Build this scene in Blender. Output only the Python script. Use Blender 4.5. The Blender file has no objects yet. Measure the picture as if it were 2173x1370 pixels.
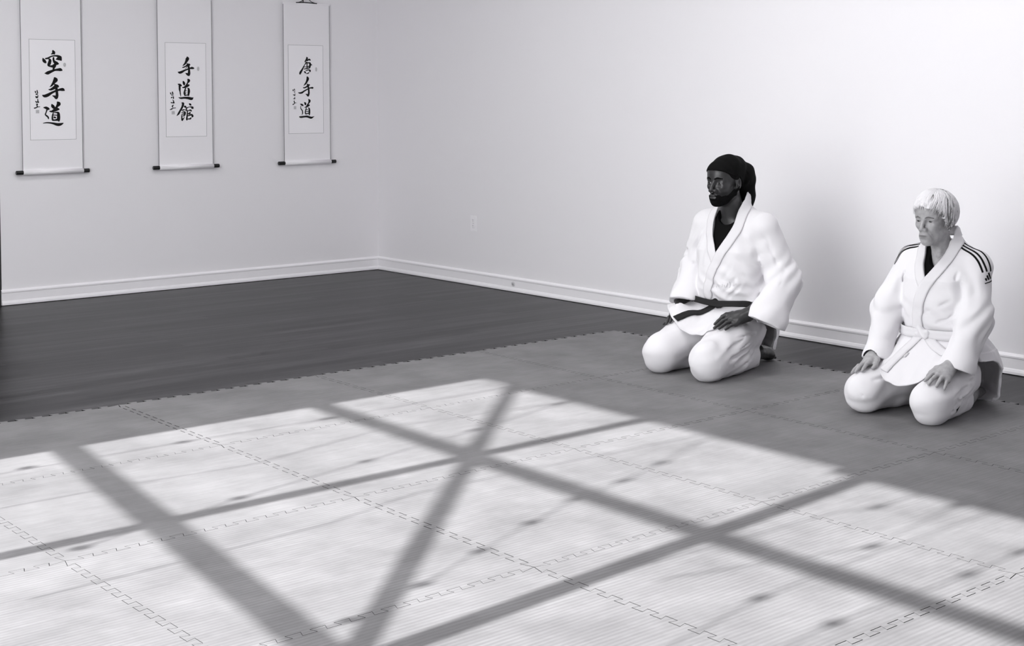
import bpy, bmesh, math, random
import numpy as np
from mathutils import Vector, Matrix
random.seed(7); np.random.seed(7)
ZOOM = None
C = bpy.context.scene.collection
PI = math.pi
XW, YW = 0.66754, 3.6155            # inside faces of the right wall and of the scroll wall
XL, YF, ZC = -6.40, -7.60, 3.05     # window wall, near wall, ceiling height
MT = 0.02                           # thickness of the foam mats

# ------------------------------------------------------------------ materials
def mat(name, col, rough=.6, spec=.3, bump=None, var=None, sheen=0, coat=0):
    m = bpy.data.materials.new(name); m.use_nodes = True
    nt = m.node_tree; b = nt.nodes['Principled BSDF']
    if not isinstance(col, (tuple, list)): col = (col, col*.985, col*1.01)
    b.inputs['Base Color'].default_value = (*col, 1)
    b.inputs['Roughness'].default_value = rough
    b.inputs['Specular IOR Level'].default_value = spec
    if sheen: b.inputs['Sheen Weight'].default_value = sheen
    if coat: b.inputs['Coat Weight'].default_value = coat
    tc = nt.nodes.new('ShaderNodeTexCoord')
    if var:                                   # (scale, amount) mottling of the base colour
        n = nt.nodes.new('ShaderNodeTexNoise'); n.inputs['Scale'].default_value = var[0]; n.inputs['Detail'].default_value = 5
        nt.links.new(tc.outputs['Object'], n.inputs['Vector'])
        mx = nt.nodes.new('ShaderNodeMixRGB'); lo, hi = 1-var[1], 1+var[1]
        mx.inputs[1].default_value = (*[min(1, c*lo) for c in col], 1); mx.inputs[2].default_value = (*[min(1, c*hi) for c in col], 1)
        r = nt.nodes.new('ShaderNodeMapRange'); r.inputs[1].default_value = .3; r.inputs[2].default_value = .7
        nt.links.new(n.outputs['Fac'], r.inputs[0]); nt.links.new(r.outputs[0], mx.inputs[0]); nt.links.new(mx.outputs[0], b.inputs['Base Color'])
    if bump:                                  # (scale, strength, distance)
        n = nt.nodes.new('ShaderNodeTexNoise'); n.inputs['Scale'].default_value = bump[0]; n.inputs['Detail'].default_value = 4
        nt.links.new(tc.outputs['Object'], n.inputs['Vector'])
        bp = nt.nodes.new('ShaderNodeBump'); bp.inputs['Strength'].default_value = bump[1]; bp.inputs['Distance'].default_value = bump[2]
        nt.links.new(n.outputs['Fac'], bp.inputs['Height']); nt.links.new(bp.outputs[0], b.inputs['Normal'])
    return m
M = {}
M['wall'] = mat('wall_paint', .87, .75, .2, bump=(260, .12, .002))
M['ceil'] = mat('ceiling_paint', .85, .8, .2)
M['trim'] = mat('trim_gloss_paint', .93, .35, .4)
M['hall_shade'] = mat('hall_shade_paint', .035, .5, .3)  # the hall's dimness is put into its wall colour
M['outlet'] = mat('outlet_plastic', .92, .35, .4)
M['slot'] = mat('slot_dark', .42, .5)
M['silk'] = mat('scroll_silk', .90, .7, .2, bump=(900, .1, .0005))
M['paper'] = mat('scroll_paper', .95, .7, .2)
M['line'] = mat('paper_border_line', .22, .6)
M['edge'] = mat('scroll_edge_binding', .16, .6)
M['ink'] = mat('brush_ink', .004, .6, .2)
M['seal'] = mat('seal_stamp', .55, .7, var=(220, .25))
M['foam_edge'] = mat('foam_joint_shade', .02, .9, .05)  # mat side faces painted dark, standing in for shade in the joints
M['black'] = mat('black_lacquer', .008, .25, .4)
M['metal'] = mat('frame_metal', .30, .4, .5)
M['cord'] = mat('cable_black', .02, .5)
M['bulb'] = mat('bulb_glass', .10, .2, .5)
M['gi'] = mat('gi_cotton', .75, .85, .15, bump=(700, .25, .0008), sheen=.1)
M['gi2'] = mat('gi_cotton_collar', .72, .85, .15, bump=(900, .3, .0008))
M['pants'] = mat('gi_trouser_cotton', .75, .85, .15, bump=(800, .15, .0006))
M['wbelt'] = mat('white_belt_cotton', .70, .8, .15, bump=(600, .3, .0008))
M['bbelt'] = mat('black_belt_cotton', .018, .75, .2, bump=(600, .3, .0008))
M['tee'] = mat('black_tee', .006, .9, .05)
M['wrap'] = mat('black_head_wrap', .004, .8, .08, bump=(120, .3, .002))
M['skinD'] = mat('skin_dark', (.031, .0305, .0315), .36, .5, bump=(420, .12, .0006))
M['beard'] = mat('beard_black', .005, .85, .06, bump=(900, .6, .0015))
M['lipD'] = mat('lip_dark', .045, .4, .4)
M['skinL'] = mat('skin_light', (.36, .355, .362), .5, .35, bump=(260, .25, .0012), var=(60, .14))
M['lipL'] = mat('lip_light', .17, .45, .4)
M['browL'] = mat('brow_grey', .16, .8)
M['hairW'] = mat('hair_white', .74, .45, .5)
M['hairG'] = mat('hair_grey', .17, .5, .4)
M['sclera'] = mat('eye_white', .22, .2, .5)
M['iris'] = mat('eye_iris', .008, .1, .6)
M['stripe'] = mat('stripe_black', .005, .7, .1)
M['silver'] = mat('pendant_silver', .5, .3, .5)

for key in ('skinD', 'skinL'):                 # pigment variation carried by the mesh (lips, stubble)
    nt = M[key].node_tree; bs = nt.nodes['Principled BSDF']; at = nt.nodes.new('ShaderNodeAttribute'); at.attribute_name = 'tone'
    sc_ = nt.nodes.new('ShaderNodeVectorMath'); sc_.operation = 'SCALE'; nt.links.new(at.outputs['Fac'], sc_.inputs['Scale'])
    if bs.inputs['Base Color'].is_linked: nt.links.new(bs.inputs['Base Color'].links[0].from_socket, sc_.inputs[0])
    else: sc_.inputs[0].default_value = bs.inputs['Base Color'].default_value[:3]
    nt.links.new(sc_.outputs[0], bs.inputs['Base Color'])

def wood_mat():
    m = bpy.data.materials.new('dark_wood_planks'); m.use_nodes = True
    nt = m.node_tree; N = nt.nodes; L = nt.links; b = N['Principled BSDF']
    tc = N.new('ShaderNodeTexCoord')
    br = N.new('ShaderNodeTexBrick'); br.offset = .37; br.offset_frequency = 2
    br.inputs['Scale'].default_value = 1; br.inputs['Brick Width'].default_value = 1.5; br.inputs['Row Height'].default_value = .095
    br.inputs['Mortar Size'].default_value = .0012; br.inputs['Mortar Smooth'].default_value = .1; br.inputs['Bias'].default_value = 0
    br.inputs['Color1'].default_value = (.008, .0078, .0082, 1); br.inputs['Color2'].default_value = (.030, .0295, .031, 1); br.inputs['Mortar'].default_value = (.012, .012, .0125, 1)
    L.new(tc.outputs['Object'], br.inputs['Vector'])
    mp = N.new('ShaderNodeMapping'); mp.inputs['Scale'].default_value = (1.0, 17, 1); L.new(tc.outputs['Object'], mp.inputs['Vector'])
    n = N.new('ShaderNodeTexNoise'); n.inputs['Scale'].default_value = 1.4; n.inputs['Detail'].default_value = 8; n.inputs['Roughness'].default_value = .65; L.new(mp.outputs[0], n.inputs['Vector'])
    r = N.new('ShaderNodeMapRange'); r.inputs[1].default_value = .3; r.inputs[2].default_value = .7; r.inputs[3].default_value = .15; r.inputs[4].default_value = 2.1; L.new(n.outputs['Fac'], r.inputs[0])
    mu = N.new('ShaderNodeVectorMath'); mu.operation = 'SCALE'; L.new(br.outputs['Color'], mu.inputs[0]); L.new(r.outputs[0], mu.inputs['Scale']); L.new(mu.outputs[0], b.inputs['Base Color'])
    b.inputs['Roughness'].default_value = .38; b.inputs['Specular IOR Level'].default_value = .2
    bp = N.new('ShaderNodeBump'); bp.inputs['Strength'].default_value = .12; bp.inputs['Distance'].default_value = .001
    L.new(n.outputs['Fac'], bp.inputs['Height']); L.new(bp.outputs[0], b.inputs['Normal'])
    return m
M['wood'] = wood_mat()

def foam_mat(name, rib):
    m = bpy.data.materials.new(name); m.use_nodes = True
    nt = m.node_tree; N = nt.nodes; L = nt.links; b = N['Principled BSDF']
    tc = N.new('ShaderNodeTexCoord'); oi = N.new('ShaderNodeObjectInfo')
    w = N.new('ShaderNodeTexWave'); w.wave_type = 'BANDS'; w.bands_direction = 'Y'; w.inputs['Scale'].default_value = 17.0; w.inputs['Distortion'].default_value = .6; w.inputs['Detail'].default_value = 1; w.inputs['Detail Scale'].default_value = .6
    L.new(tc.outputs['Object'], w.inputs['Vector'])
    mp = N.new('ShaderNodeMapping'); L.new(tc.outputs['Object'], mp.inputs['Vector']); L.new(oi.outputs['Location'], mp.inputs['Location'])
    n = N.new('ShaderNodeTexNoise'); n.inputs['Scale'].default_value = 3.2; n.inputs['Detail'].default_value = 7; n.inputs['Roughness'].default_value = .62; L.new(mp.outputs[0], n.inputs['Vector'])
    mp2 = N.new('ShaderNodeMapping'); mp2.inputs['Scale'].default_value = (3, 40, 1); L.new(mp.outputs[0], mp2.inputs['Vector'])
    n2 = N.new('ShaderNodeTexNoise'); n2.inputs['Scale'].default_value = 2.0; n2.inputs['Detail'].default_value = 4; L.new(mp2.outputs[0], n2.inputs['Vector'])
    a1 = N.new('ShaderNodeMath'); a1.operation = 'MULTIPLY_ADD'; L.new(w.outputs['Fac'], a1.inputs[0]); a1.inputs[1].default_value = rib; a1.inputs[2].default_value = .87-rib/2  # shading of the ribs painted in as light and dark bands
    a2 = N.new('ShaderNodeMapRange'); a2.inputs[1].default_value = .3; a2.inputs[2].default_value = .7; a2.inputs[3].default_value = .80; a2.inputs[4].default_value = 1.20; L.new(n.outputs['Fac'], a2.inputs[0])
    a3 = N.new('ShaderNodeMapRange'); a3.inputs[1].default_value = .3; a3.inputs[2].default_value = .7; a3.inputs[3].default_value = .92; a3.inputs[4].default_value = 1.08; L.new(n2.outputs['Fac'], a3.inputs[0])
    m1 = N.new('ShaderNodeMath'); m1.operation = 'MULTIPLY'; L.new(a1.outputs[0], m1.inputs[0]); L.new(a2.outputs[0], m1.inputs[1])
    m2 = N.new('ShaderNodeMath'); m2.operation = 'MULTIPLY'; L.new(m1.outputs[0], m2.inputs[0]); L.new(a3.outputs[0], m2.inputs[1])
    v = N.new('ShaderNodeVectorMath'); v.operation = 'SCALE'; v.inputs[0].default_value = (.20, .1965, .201); L.new(m2.outputs[0], v.inputs['Scale']); L.new(v.outputs[0], b.inputs['Base Color'])
    b.inputs['Roughness'].default_value = .62; b.inputs['Specular IOR Level'].default_value = .3
    bp = N.new('ShaderNodeBump'); bp.inputs['Strength'].default_value = .12; bp.inputs['Distance'].default_value = .001
    L.new(w.outputs['Fac'], bp.inputs['Height']); L.new(bp.outputs[0], b.inputs['Normal'])
    return m
M['foam'] = foam_mat('ribbed_foam', .15); M['foam_faint'] = foam_mat('faint_ribbed_foam', .04)  # second copy: painted rib bands weaker, for the mats lying in shade

# ------------------------------------------------------------------ object helpers
def link(name, me, m, parent=None, smooth=False):
    o = bpy.data.objects.new(name, me); C.objects.link(o)
    for mm in (m if isinstance(m, (list, tuple)) else [m]): me.materials.append(mm)
    if parent: o.parent = parent
    if smooth: me.polygons.foreach_set('use_smooth', [True]*len(me.polygons))
    return o
def from_bm(name, bm, m, parent=None, smooth=False):
    bmesh.ops.recalc_face_normals(bm, faces=bm.faces)
    me = bpy.data.meshes.new(name); bm.to_mesh(me); bm.free(); return link(name, me, m, parent, smooth)
def box(bm, x0, x1, y0, y1, z0, z1, bev=0):
    vs = [bm.verts.new((x, y, z)) for x in (x0, x1) for y in (y0, y1) for z in (z0, z1)]
    fs = [bm.faces.new([vs[i] for i in q]) for q in ((0,1,3,2),(4,6,7,5),(0,4,5,1),(2,3,7,6),(0,2,6,4),(1,5,7,3))]
    if bev:
        es = list({e for f in fs for e in f.edges}); bmesh.ops.bevel(bm, geom=es, offset=bev, segments=2, affect='EDGES')
def bar(bm, a, b, w, d, up=(0, 0, 1)):            # rectangular bar from a to b
    a = Vector(a); b = Vector(b); t = (b-a).normalized(); s = t.cross(Vector(up)).normalized(); n = s.cross(t)
    ring = [[bm.verts.new(p + s*i*w/2 + n*j*d/2) for i, j in ((-1,-1),(1,-1),(1,1),(-1,1))] for p in (a, b)]
    for i in range(4): bm.faces.new([ring[0][i], ring[0][(i+1)%4], ring[1][(i+1)%4], ring[1][i]])
    bm.faces.new(ring[0][::-1]); bm.faces.new(ring[1])
def tube(bm, pts, r, n=10, cap=True):
    pts = [Vector(p) for p in pts]; rr = r if isinstance(r, (list, tuple)) else [r]*len(pts); rings = []
    up = Vector((0.13, .21, .97)).normalized()
    for i, p in enumerate(pts):
        t = (pts[min(i+1, len(pts)-1)] - pts[max(i-1, 0)]).normalized()
        s = t.cross(up)
        if s.length < 1e-3: s = t.cross(Vector((1, 0, 0)))
        s.normalize(); u = s.cross(t)
        rings.append([bm.verts.new(p + (s*math.cos(2*PI*k/n) + u*math.sin(2*PI*k/n))*rr[i]) for k in range(n)])
    for a, b in zip(rings, rings[1:]):
        for k in range(n): bm.faces.new([a[k], a[(k+1)%n], b[(k+1)%n], b[k]])
    if cap: bm.faces.new(rings[0][::-1]); bm.faces.new(rings[-1])
def prism(bm, prof, axis, t0, t1):                # profile (a,b) swept along an axis; axis 'x': (y,z), 'y': (x,z)
    def P(a, b, t): return (t, a, b) if axis == 'x' else (a, t, b)
    A = [bm.verts.new(P(a, b, t0)) for a, b in prof]; B = [bm.verts.new(P(a, b, t1)) for a, b in prof]
    k = len(prof)
    for i in range(k): bm.faces.new([A[i], A[(i+1)%k], B[(i+1)%k], B[i]])
    bm.faces.new(A[::-1]); bm.faces.new(B)
def empty(name, loc, label, cat, group=None, rz=0):
    o = bpy.data.objects.new(name, None); C.objects.link(o); o.location = loc; o.rotation_euler.z = rz; o.empty_display_size = .1
    tag(o, label, cat, group); return o
def tag(o, label, cat, group=None):
    o['label'] = label; o['category'] = cat
    if group: o['group'] = group
def struct(name, bm, m):
    o = from_bm(name, bm, m); o['kind'] = 'structure'; return o

# ------------------------------------------------------------------ the room
T = .14
HX = -2.283                                    # free end of the scroll wall; a dim hall opens to its left
b = bmesh.new(); box(b, XL-T, XW+T, YF-T, YW+3.2, -.12, 0); fl = struct('floor', b, M['wood'])
b = bmesh.new(); box(b, XL-T, XW+T, YF-T, YW+3.2, ZC, ZC+.15); struct('ceiling', b, M['ceil'])
b = bmesh.new(); box(b, HX, XW, YW, YW+T, 0, ZC); struct('wall_back', b, M['wall'])
b = bmesh.new(); box(b, XW, XW+T, YF, YW+3.2, 0, ZC); struct('wall_right', b, M['wall'])
b = bmesh.new(); box(b, XL-T, XW+T, YF-T, YF, 0, ZC); struct('wall_front', b, mat('near_wall_paint', .40, .8, .2))  # unseen wall, greyed to weaken light bounced onto the figures
# hall beyond the scroll wall
b = bmesh.new(); box(b, HX, HX+T, YW+T, YW+3.06, 0, ZC); struct('wall_hall_right', b, M['hall_shade'])
b = bmesh.new(); box(b, XL-T, -3.45, YW, YW+T, 0, ZC); box(b, -3.45-T, -3.45, YW+T, YW+3.06, 0, ZC); struct('wall_hall_left', b, M['hall_shade'])
b = bmesh.new(); box(b, -3.45, HX+T, YW+3.06, YW+3.2, 0, ZC); struct('wall_hall_end', b, M['hall_shade'])
# thin return on the free end, hall shade put into its colour
b = bmesh.new(); box(b, HX-.012, HX, YW+.004, YW+3.06, 0, ZC); struct('trim_1', b, M['hall_shade'])
# window wall on the left (sun side)
WT, SILL = 2.945, .30
y_hi, y_lo = -.635, -4.75
b = bmesh.new()
box(b, XL-T, XL, y_hi, YW, 0, ZC); box(b, XL-T, XL, YF, y_lo, 0, ZC); box(b, XL-T, XL, y_lo, y_hi, 0, SILL)
box(b, XL-T, XL, y_lo, -2.90, WT-.035, ZC); box(b, XL-T, XL, -2.90, -.95, WT+.005, ZC); box(b, XL-T, XL, -.95, y_hi, WT+.02, ZC)
struct('wall_left', b, M['wall'])
TE = math.tan(math.radians(30)); XP = XL-.05
def hit(x, y): return (XP, y, MT+(x-XP)*TE)          # point of the window plane whose sun shadow falls on floor point (x, y)
def mull(b, p, q, w):
    bar(b, hit(*p), hit(*q), w, .03, up=(1, 0, 0))
wf = bmesh.new()
mull(wf, (-6.2, -1.83), (-1.2, -1.82), .075)
mull(wf, (-6.0, -3.47), (-1.2, -3.02), .085)
mull(wf, (-6.2, -4.60), (-1.2, -4.46), .08)
mull(wf, (-3.46, -.5), (-3.80, -3.2), .06); mull(wf, (-3.80, -3.2), (-4.1, -5.5), .06)
mull(wf, (-2.335, -.5), (-2.40, -3.2), .055); mull(wf, (-2.40, -3.2), (-2.40, -5.5), .055)
mull(wf, (-1.16, -.60), (-3.75, -3.22), .043)                            # slanting brace
w1 = struct('window_1', wf, M['metal'])
# baseboards with a moulded cap and a shoe bead
def base_prof(sgn, o):                                                  # outwards distance from the wall, height
    p = [(0, 0), (.022, 0), (.022, .012), (.017, .024), (.013, .028), (.013, .078), (.016, .083), (.016, .091), (.010, .097), (.005, .101), (0, .103)]
    return [(o + sgn*a, z+.004) for a, z in p]
b = bmesh.new(); prism(b, base_prof(-1, YW), 'x', HX-.006, XW); struct('baseboard_back', b, M['trim'])
b = bmesh.new(); prism(b, base_prof(-1, XW), 'y', YF, YW); struct('baseboard_right', b, M['trim'])
b = bmesh.new(); prism(b, base_prof(-1, HX-.012), 'y', YW+.02, YW+3.06); struct('baseboard_hall', b, M['hall_shade'])
b = bmesh.new(); prism(b, base_prof(1, XL), 'y', YF, YW); struct('baseboard_left', b, M['trim'])

# ------------------------------------------------------------------ wall outlet and cable jack
oy, oz = 2.3115, .4590
ou = empty('wall_outlet', (XW, oy, oz), 'white duplex power outlet plate on the right wall near the corner', 'outlet')
b = bmesh.new(); box(b, -.006, .0, -.036, .036, -.058, .058, .002); from_bm('cover_plate', b, M['outlet'], ou)
for s in (1, -1):
    b = bmesh.new(); tube(b, [(-.0055, 0, s*.0215), (-.0085, 0, s*.0215)], .0165, 20); r = from_bm('receptacle', b, M['outlet'], ou)
    b = bmesh.new(); box(b, -.0092, -.0084, .0045, .0075, s*.0215+.001, s*.0215+.010); box(b, -.0092, -.0084, -.0075, -.0045, s*.0215+.001, s*.0215+.010)
    tube(b, [(-.0084, 0, s*.0215-.008), (-.0092, 0, s*.0215-.008)], .003, 8); from_bm('slots', b, M['slot'], r)
b = bmesh.new(); tube(b, [(-.0055, 0, 0), (-.0075, 0, 0)], .003, 8); from_bm('screw', b, M['slot'], ou)
jk = empty('cable_jack', (XW-.0135, 1.818, .056), 'small round grey cable jack set in the right baseboard', 'jack')
b = bmesh.new(); tube(b, [(0, 0, 0), (-.003, 0, 0)], .0185, 22); from_bm('jack_plate', b, mat('jack_plate_plastic', .74, .4), jk)
b = bmesh.new(); tube(b, [(-.003, 0, 0), (-.009, 0, 0)], .0085, 14); from_bm('socket', b, M['slot'], jk)
b = bmesh.new(); box(b, -.005, -.003, .008, .014, .004, .011); box(b, -.005, -.003, -.013, -.007, -.012, -.006); from_bm('screw', b, M['slot'], jk)

# ------------------------------------------------------------------ hanging scrolls
STROKES = [[[2126,17148,115,2177,17034,181,2217,16945,99],[1997,16912,33,2136,16984,131],[1443,16628,65,1505,16482,180,1608,16361,147],[1612,16614,74,1774,16641,98,2003,16768,74,2231,16813,82,2442,16793,132,2555,16679,280,2659,16541,132],[2316,16572,41,2505,16629,214],[1870,16569,115,1917,16488,164,1873,16307,180,1831,16175,164,1894,16111,98,2089,16097,148,2253,16181,181,2318,16207,82],[2155,16681,99,2161,16508,115,2240,16378,164,2385,16298,181,2483,16275,82],[2203,16131,214,2151,15950,115,2133,15818,115],[1539,15615,25,1725,15633,180,1920,15717,164,2215,15836,115,2460,15871,148,2607,15873,181,2704,15841,99],[2222,15278,164,2261,15171,263,2169,15023,181,2069,14874,131,1969,14759,82,1863,14685,20],[2199,14875,66,2295,14777,181,2416,14728,165],[2278,14711,230,2097,14595,164,1933,14512,115,1787,14512,36],[1385,14119,74,1521,14069,164,1732,14135,180,1978,14283,131,2256,14414,115,2519,14497,124,2732,14514,182,2838,14465,107],[2310,14711,132,2323,14513,148,2344,14316,148,2349,14102,165,2297,13937,181],[2031,14094,25,2185,14036,132,2298,13953,181],[1436,13286,49,1589,13268,148,1733,13202,148,1806,13185,82],[1659,13137,82,1600,12973,66,1549,12809,74,1628,12727,90,1723,12627,90,1754,12512,57],[1997,13479,99,2044,13381,181,2124,13281,165,2204,13215,115],[2390,13634,132,2454,13527,231,2337,13362,132,2270,13231,148],[1843,13028,66,1989,13019,115,2170,13100,181,2334,13165,181,2448,13164,115],[2086,12952,49,2034,12772,82,2015,12575,99,2028,12426,99],[2134,12927,49,2297,12942,82,2411,12900,148,2432,12702,182,2429,12504,182,2443,12372,116],[2067,12771,58,2311,12761,58],[2145,12622,115,2218,12589,99],[2028,12426,99,2191,12424,91,2371,12455,148],[1386,12221,36,1588,12251,66,1830,12240,82,2073,12195,115,2317,12126,165,2513,12123,165,2694,12186,83,2760,12227,17],[897,14389,65,919,14299,65],[1018,14463,49,1039,14299,65,1079,14291,33],[949,14193,82,1046,14202,65],[939,14038,82,969,13957,82],[1068,14120,41,1034,13973,82],[1048,13875,41,1061,13712,65,1076,13646,82,1125,13671,41],[901,13712,49,964,13655,73,1029,13679,49],[962,13516,65,1026,13516,65,992,13418,65,1031,13336,65],[805,13248,57,894,13264,65,1023,13320,49,1183,13343,33]],[[2227,16894,90,2241,16789,225,2168,16608,165,2070,16442,120,1974,16335,90,1862,16251,18],[2197,16428,60,2275,16354,120,2386,16341,143],[2275,16309,180,2115,16232,90,1972,16163,75,1861,16131,60],[2193,16158,45,2033,16006,12],[1517,15798,60,1619,15762,135,1761,15793,150,2000,15916,105,2239,16008,90,2430,16078,90,2574,16103,143,2717,16089,90],[2306,16295,135,2343,16100,135,2357,15920,135,2354,15709,165,2344,15573,120],[2069,15729,18,2202,15662,135,2328,15588,150],[1497,14920,52,1623,14876,135,1732,14816,120],[1606,14801,120,1620,14651,127,1618,14531,120,1647,14366,75,1669,14202,67,1698,14037,27],[1894,15117,90,1948,14997,165,1970,14877,113],[2261,15270,105,2323,15180,181,2241,15029,90,2160,14893,90,2064,14773,90],[1817,14682,45,1936,14682,90,2111,14758,150,2271,14833,143,2342,14856,90],[2077,14622,75,2012,14472,90,1978,14277,120,2007,14111,98],[2204,14638,30,2299,14578,120,2320,14412,151,2294,14232,135,2292,14096,90],[2043,14427,60,2154,14457,30],[2041,14262,60,2136,14292,30],[2007,14111,83,2166,14126,68,2293,14126,105],[1516,13962,22,1688,13909,105,1973,13931,120,2258,13916,158,2448,13870,173,2560,13877,151,2657,13960,18],[1762,13555,60,1857,13517,150,1839,13382,135,1774,13217,120,1661,13038,105,1531,12814,120,1435,12695,75,1356,12621,12],[1933,13321,60,2027,13276,135,2090,13230,83],[1755,13022,60,1866,13044,75,1961,13066,68],[1737,12857,38,1896,12901,75,1990,12870,120,1980,12735,120,1924,12630,75,1765,12617,45],[1767,12737,60,1925,12765,75],[1719,12707,30,1748,12527,75,1785,12316,120,1793,12293,75],[1970,12554,18,1889,12435,60,1809,12331,90],[2348,13500,75,2411,13439,136,2474,13394,68],[2087,13019,105,2105,13140,75,2185,13214,60,2329,13259,45,2488,13258,90,2583,13197,166,2638,13151,68],[2183,13019,75,2180,12853,75,2161,12627,90,2134,12402,105,2141,12319,90],[2246,12988,45,2405,13032,90,2484,12971,98],[2387,12881,60,2370,12806,106,2243,12762,75],[2225,12612,60,2369,12671,90,2528,12684,106,2575,12593,128,2542,12533,91],[2445,12459,91,2397,12399,90,2206,12386,60],[918,14292,70,944,14205,70],[1065,14353,70,1082,14240,87,1127,14223,52],[989,14136,61,1135,14127,44],[968,13927,70,1042,13996,52],[1124,14014,70,1131,13874,70],[1075,13787,35,1147,13665,70,1118,13560,70,1200,13577,52],[945,13587,61,1054,13561,61],[1116,13403,61,1042,13334,70,1068,13255,70],[865,13074,44,993,13125,70,1103,13177,44,1287,13202,44]],[[1975,17043,80,2011,16977,133,1943,16856,106,1867,16749,93,1807,16694,53],[2002,16777,80,2122,16859,93,2228,16874,113,2287,16822,80],[1941,16657,106,1819,16482,53,1698,16294,80,1592,16107,106,1456,15906,146,1395,15786,133,1410,15740,80],[1971,16644,80,2120,16619,73,2255,16608,100,2344,16489,80,2441,16464,47],[2000,16617,93,2006,16431,73,2004,16245,80],[2255,16595,107,2268,16421,133,2221,16221,87],[1758,16295,47,1967,16311,47,2192,16354,80],[1726,16135,53,1966,16178,73,2206,16234,80],[1769,15949,67,1843,15870,106,1872,15817,60],[1874,15990,40,2024,16058,67,2174,16073,80,2263,16008,120,2233,15934,80],[2142,15873,73,2111,15813,67,1947,15791,53],[2018,15508,127,2055,15395,187,2001,15235,147,1924,15088,120,1818,14967,93,1690,14847,16],[1998,14968,80,2102,14902,107,2207,14916,87],[2086,14848,173,1921,14754,93,1771,14687,80,1666,14694,67],[1238,14307,53,1364,14281,100,1543,14314,120,1738,14434,93,1978,14555,80,2174,14648,67,2340,14682,94,2483,14683,127],[2071,14848,120,2115,14675,120,2135,14448,120,2133,14248,133,2078,14061,120],[1848,14201,16,1959,14168,93,2063,14088,147],[1385,13440,33,1503,13386,120,1622,13319,100],[1450,13293,40,1419,13147,53,1470,13027,67,1558,12920,67,1579,12800,73,1578,12693,67,1502,12601,16],[1744,13558,53,1818,13478,147,1832,13385,113],[2105,13784,67,2194,13677,160,2117,13503,93,2011,13357,93,1935,13237,93],[1777,13172,53,1874,13198,67,2025,13277,120,2168,13343,100],[1919,13144,60,1857,12971,73,1818,12798,80,1839,12678,73],[2054,13143,40,2158,13076,94,2171,12929,120,2169,12728,120,2168,12574,67],[1902,12984,53,2067,12989,37],[1901,12837,53,2080,12849,47],[1839,12664,80,2004,12690,67,2154,12715,74],[1307,12443,73,1448,12428,120,1702,12452,113,1956,12463,127,2151,12407,134,2316,12366,140,2452,12404,87,2603,12470,11],[780,14524,79,789,14461,79],[887,14588,64,913,14477,64],[876,14366,64,929,14358,64],[785,14159,48,873,14111,64],[937,14239,40,917,14080,64],[907,13952,48,906,13841,64,800,13857,40],[869,13674,64,868,13587,72,920,13523,64,866,13460,48,750,13397,72],[938,13515,29,1080,13514,19]]]
SX = [(-2.1383, .405), (-1.1823, .4135), (-.1812, .399)]
PAN = [((.054, 1.790), (.3615, 1.110)), ((.0560, 1.791), (.3660, 1.1115)), ((.0395, 1.7965), (.3400, 1.116))]
RODX = [(-.047, .448), (-.047, .460), (-.054, .445)]
SEALS = [((-1.848, 1.621, .0095, .0145), (-2.036, 1.301, .0115, .011)), ((-.876, 1.605, .0095, .016), (-1.072, 1.285, .0115, .0115)), ((.099, 1.612, .008, .017), (-.088, 1.315, .010, .0115))]
SLAB = ['white hanging scroll with black brush calligraphy nearest the dark wall edge, leftmost of three', 'white hanging scroll with black brush calligraphy in the middle of the three', 'white hanging scroll with black brush calligraphy nearest the room corner, hung by a visible cord']
ZT, ZB = 2.121, .893
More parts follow.
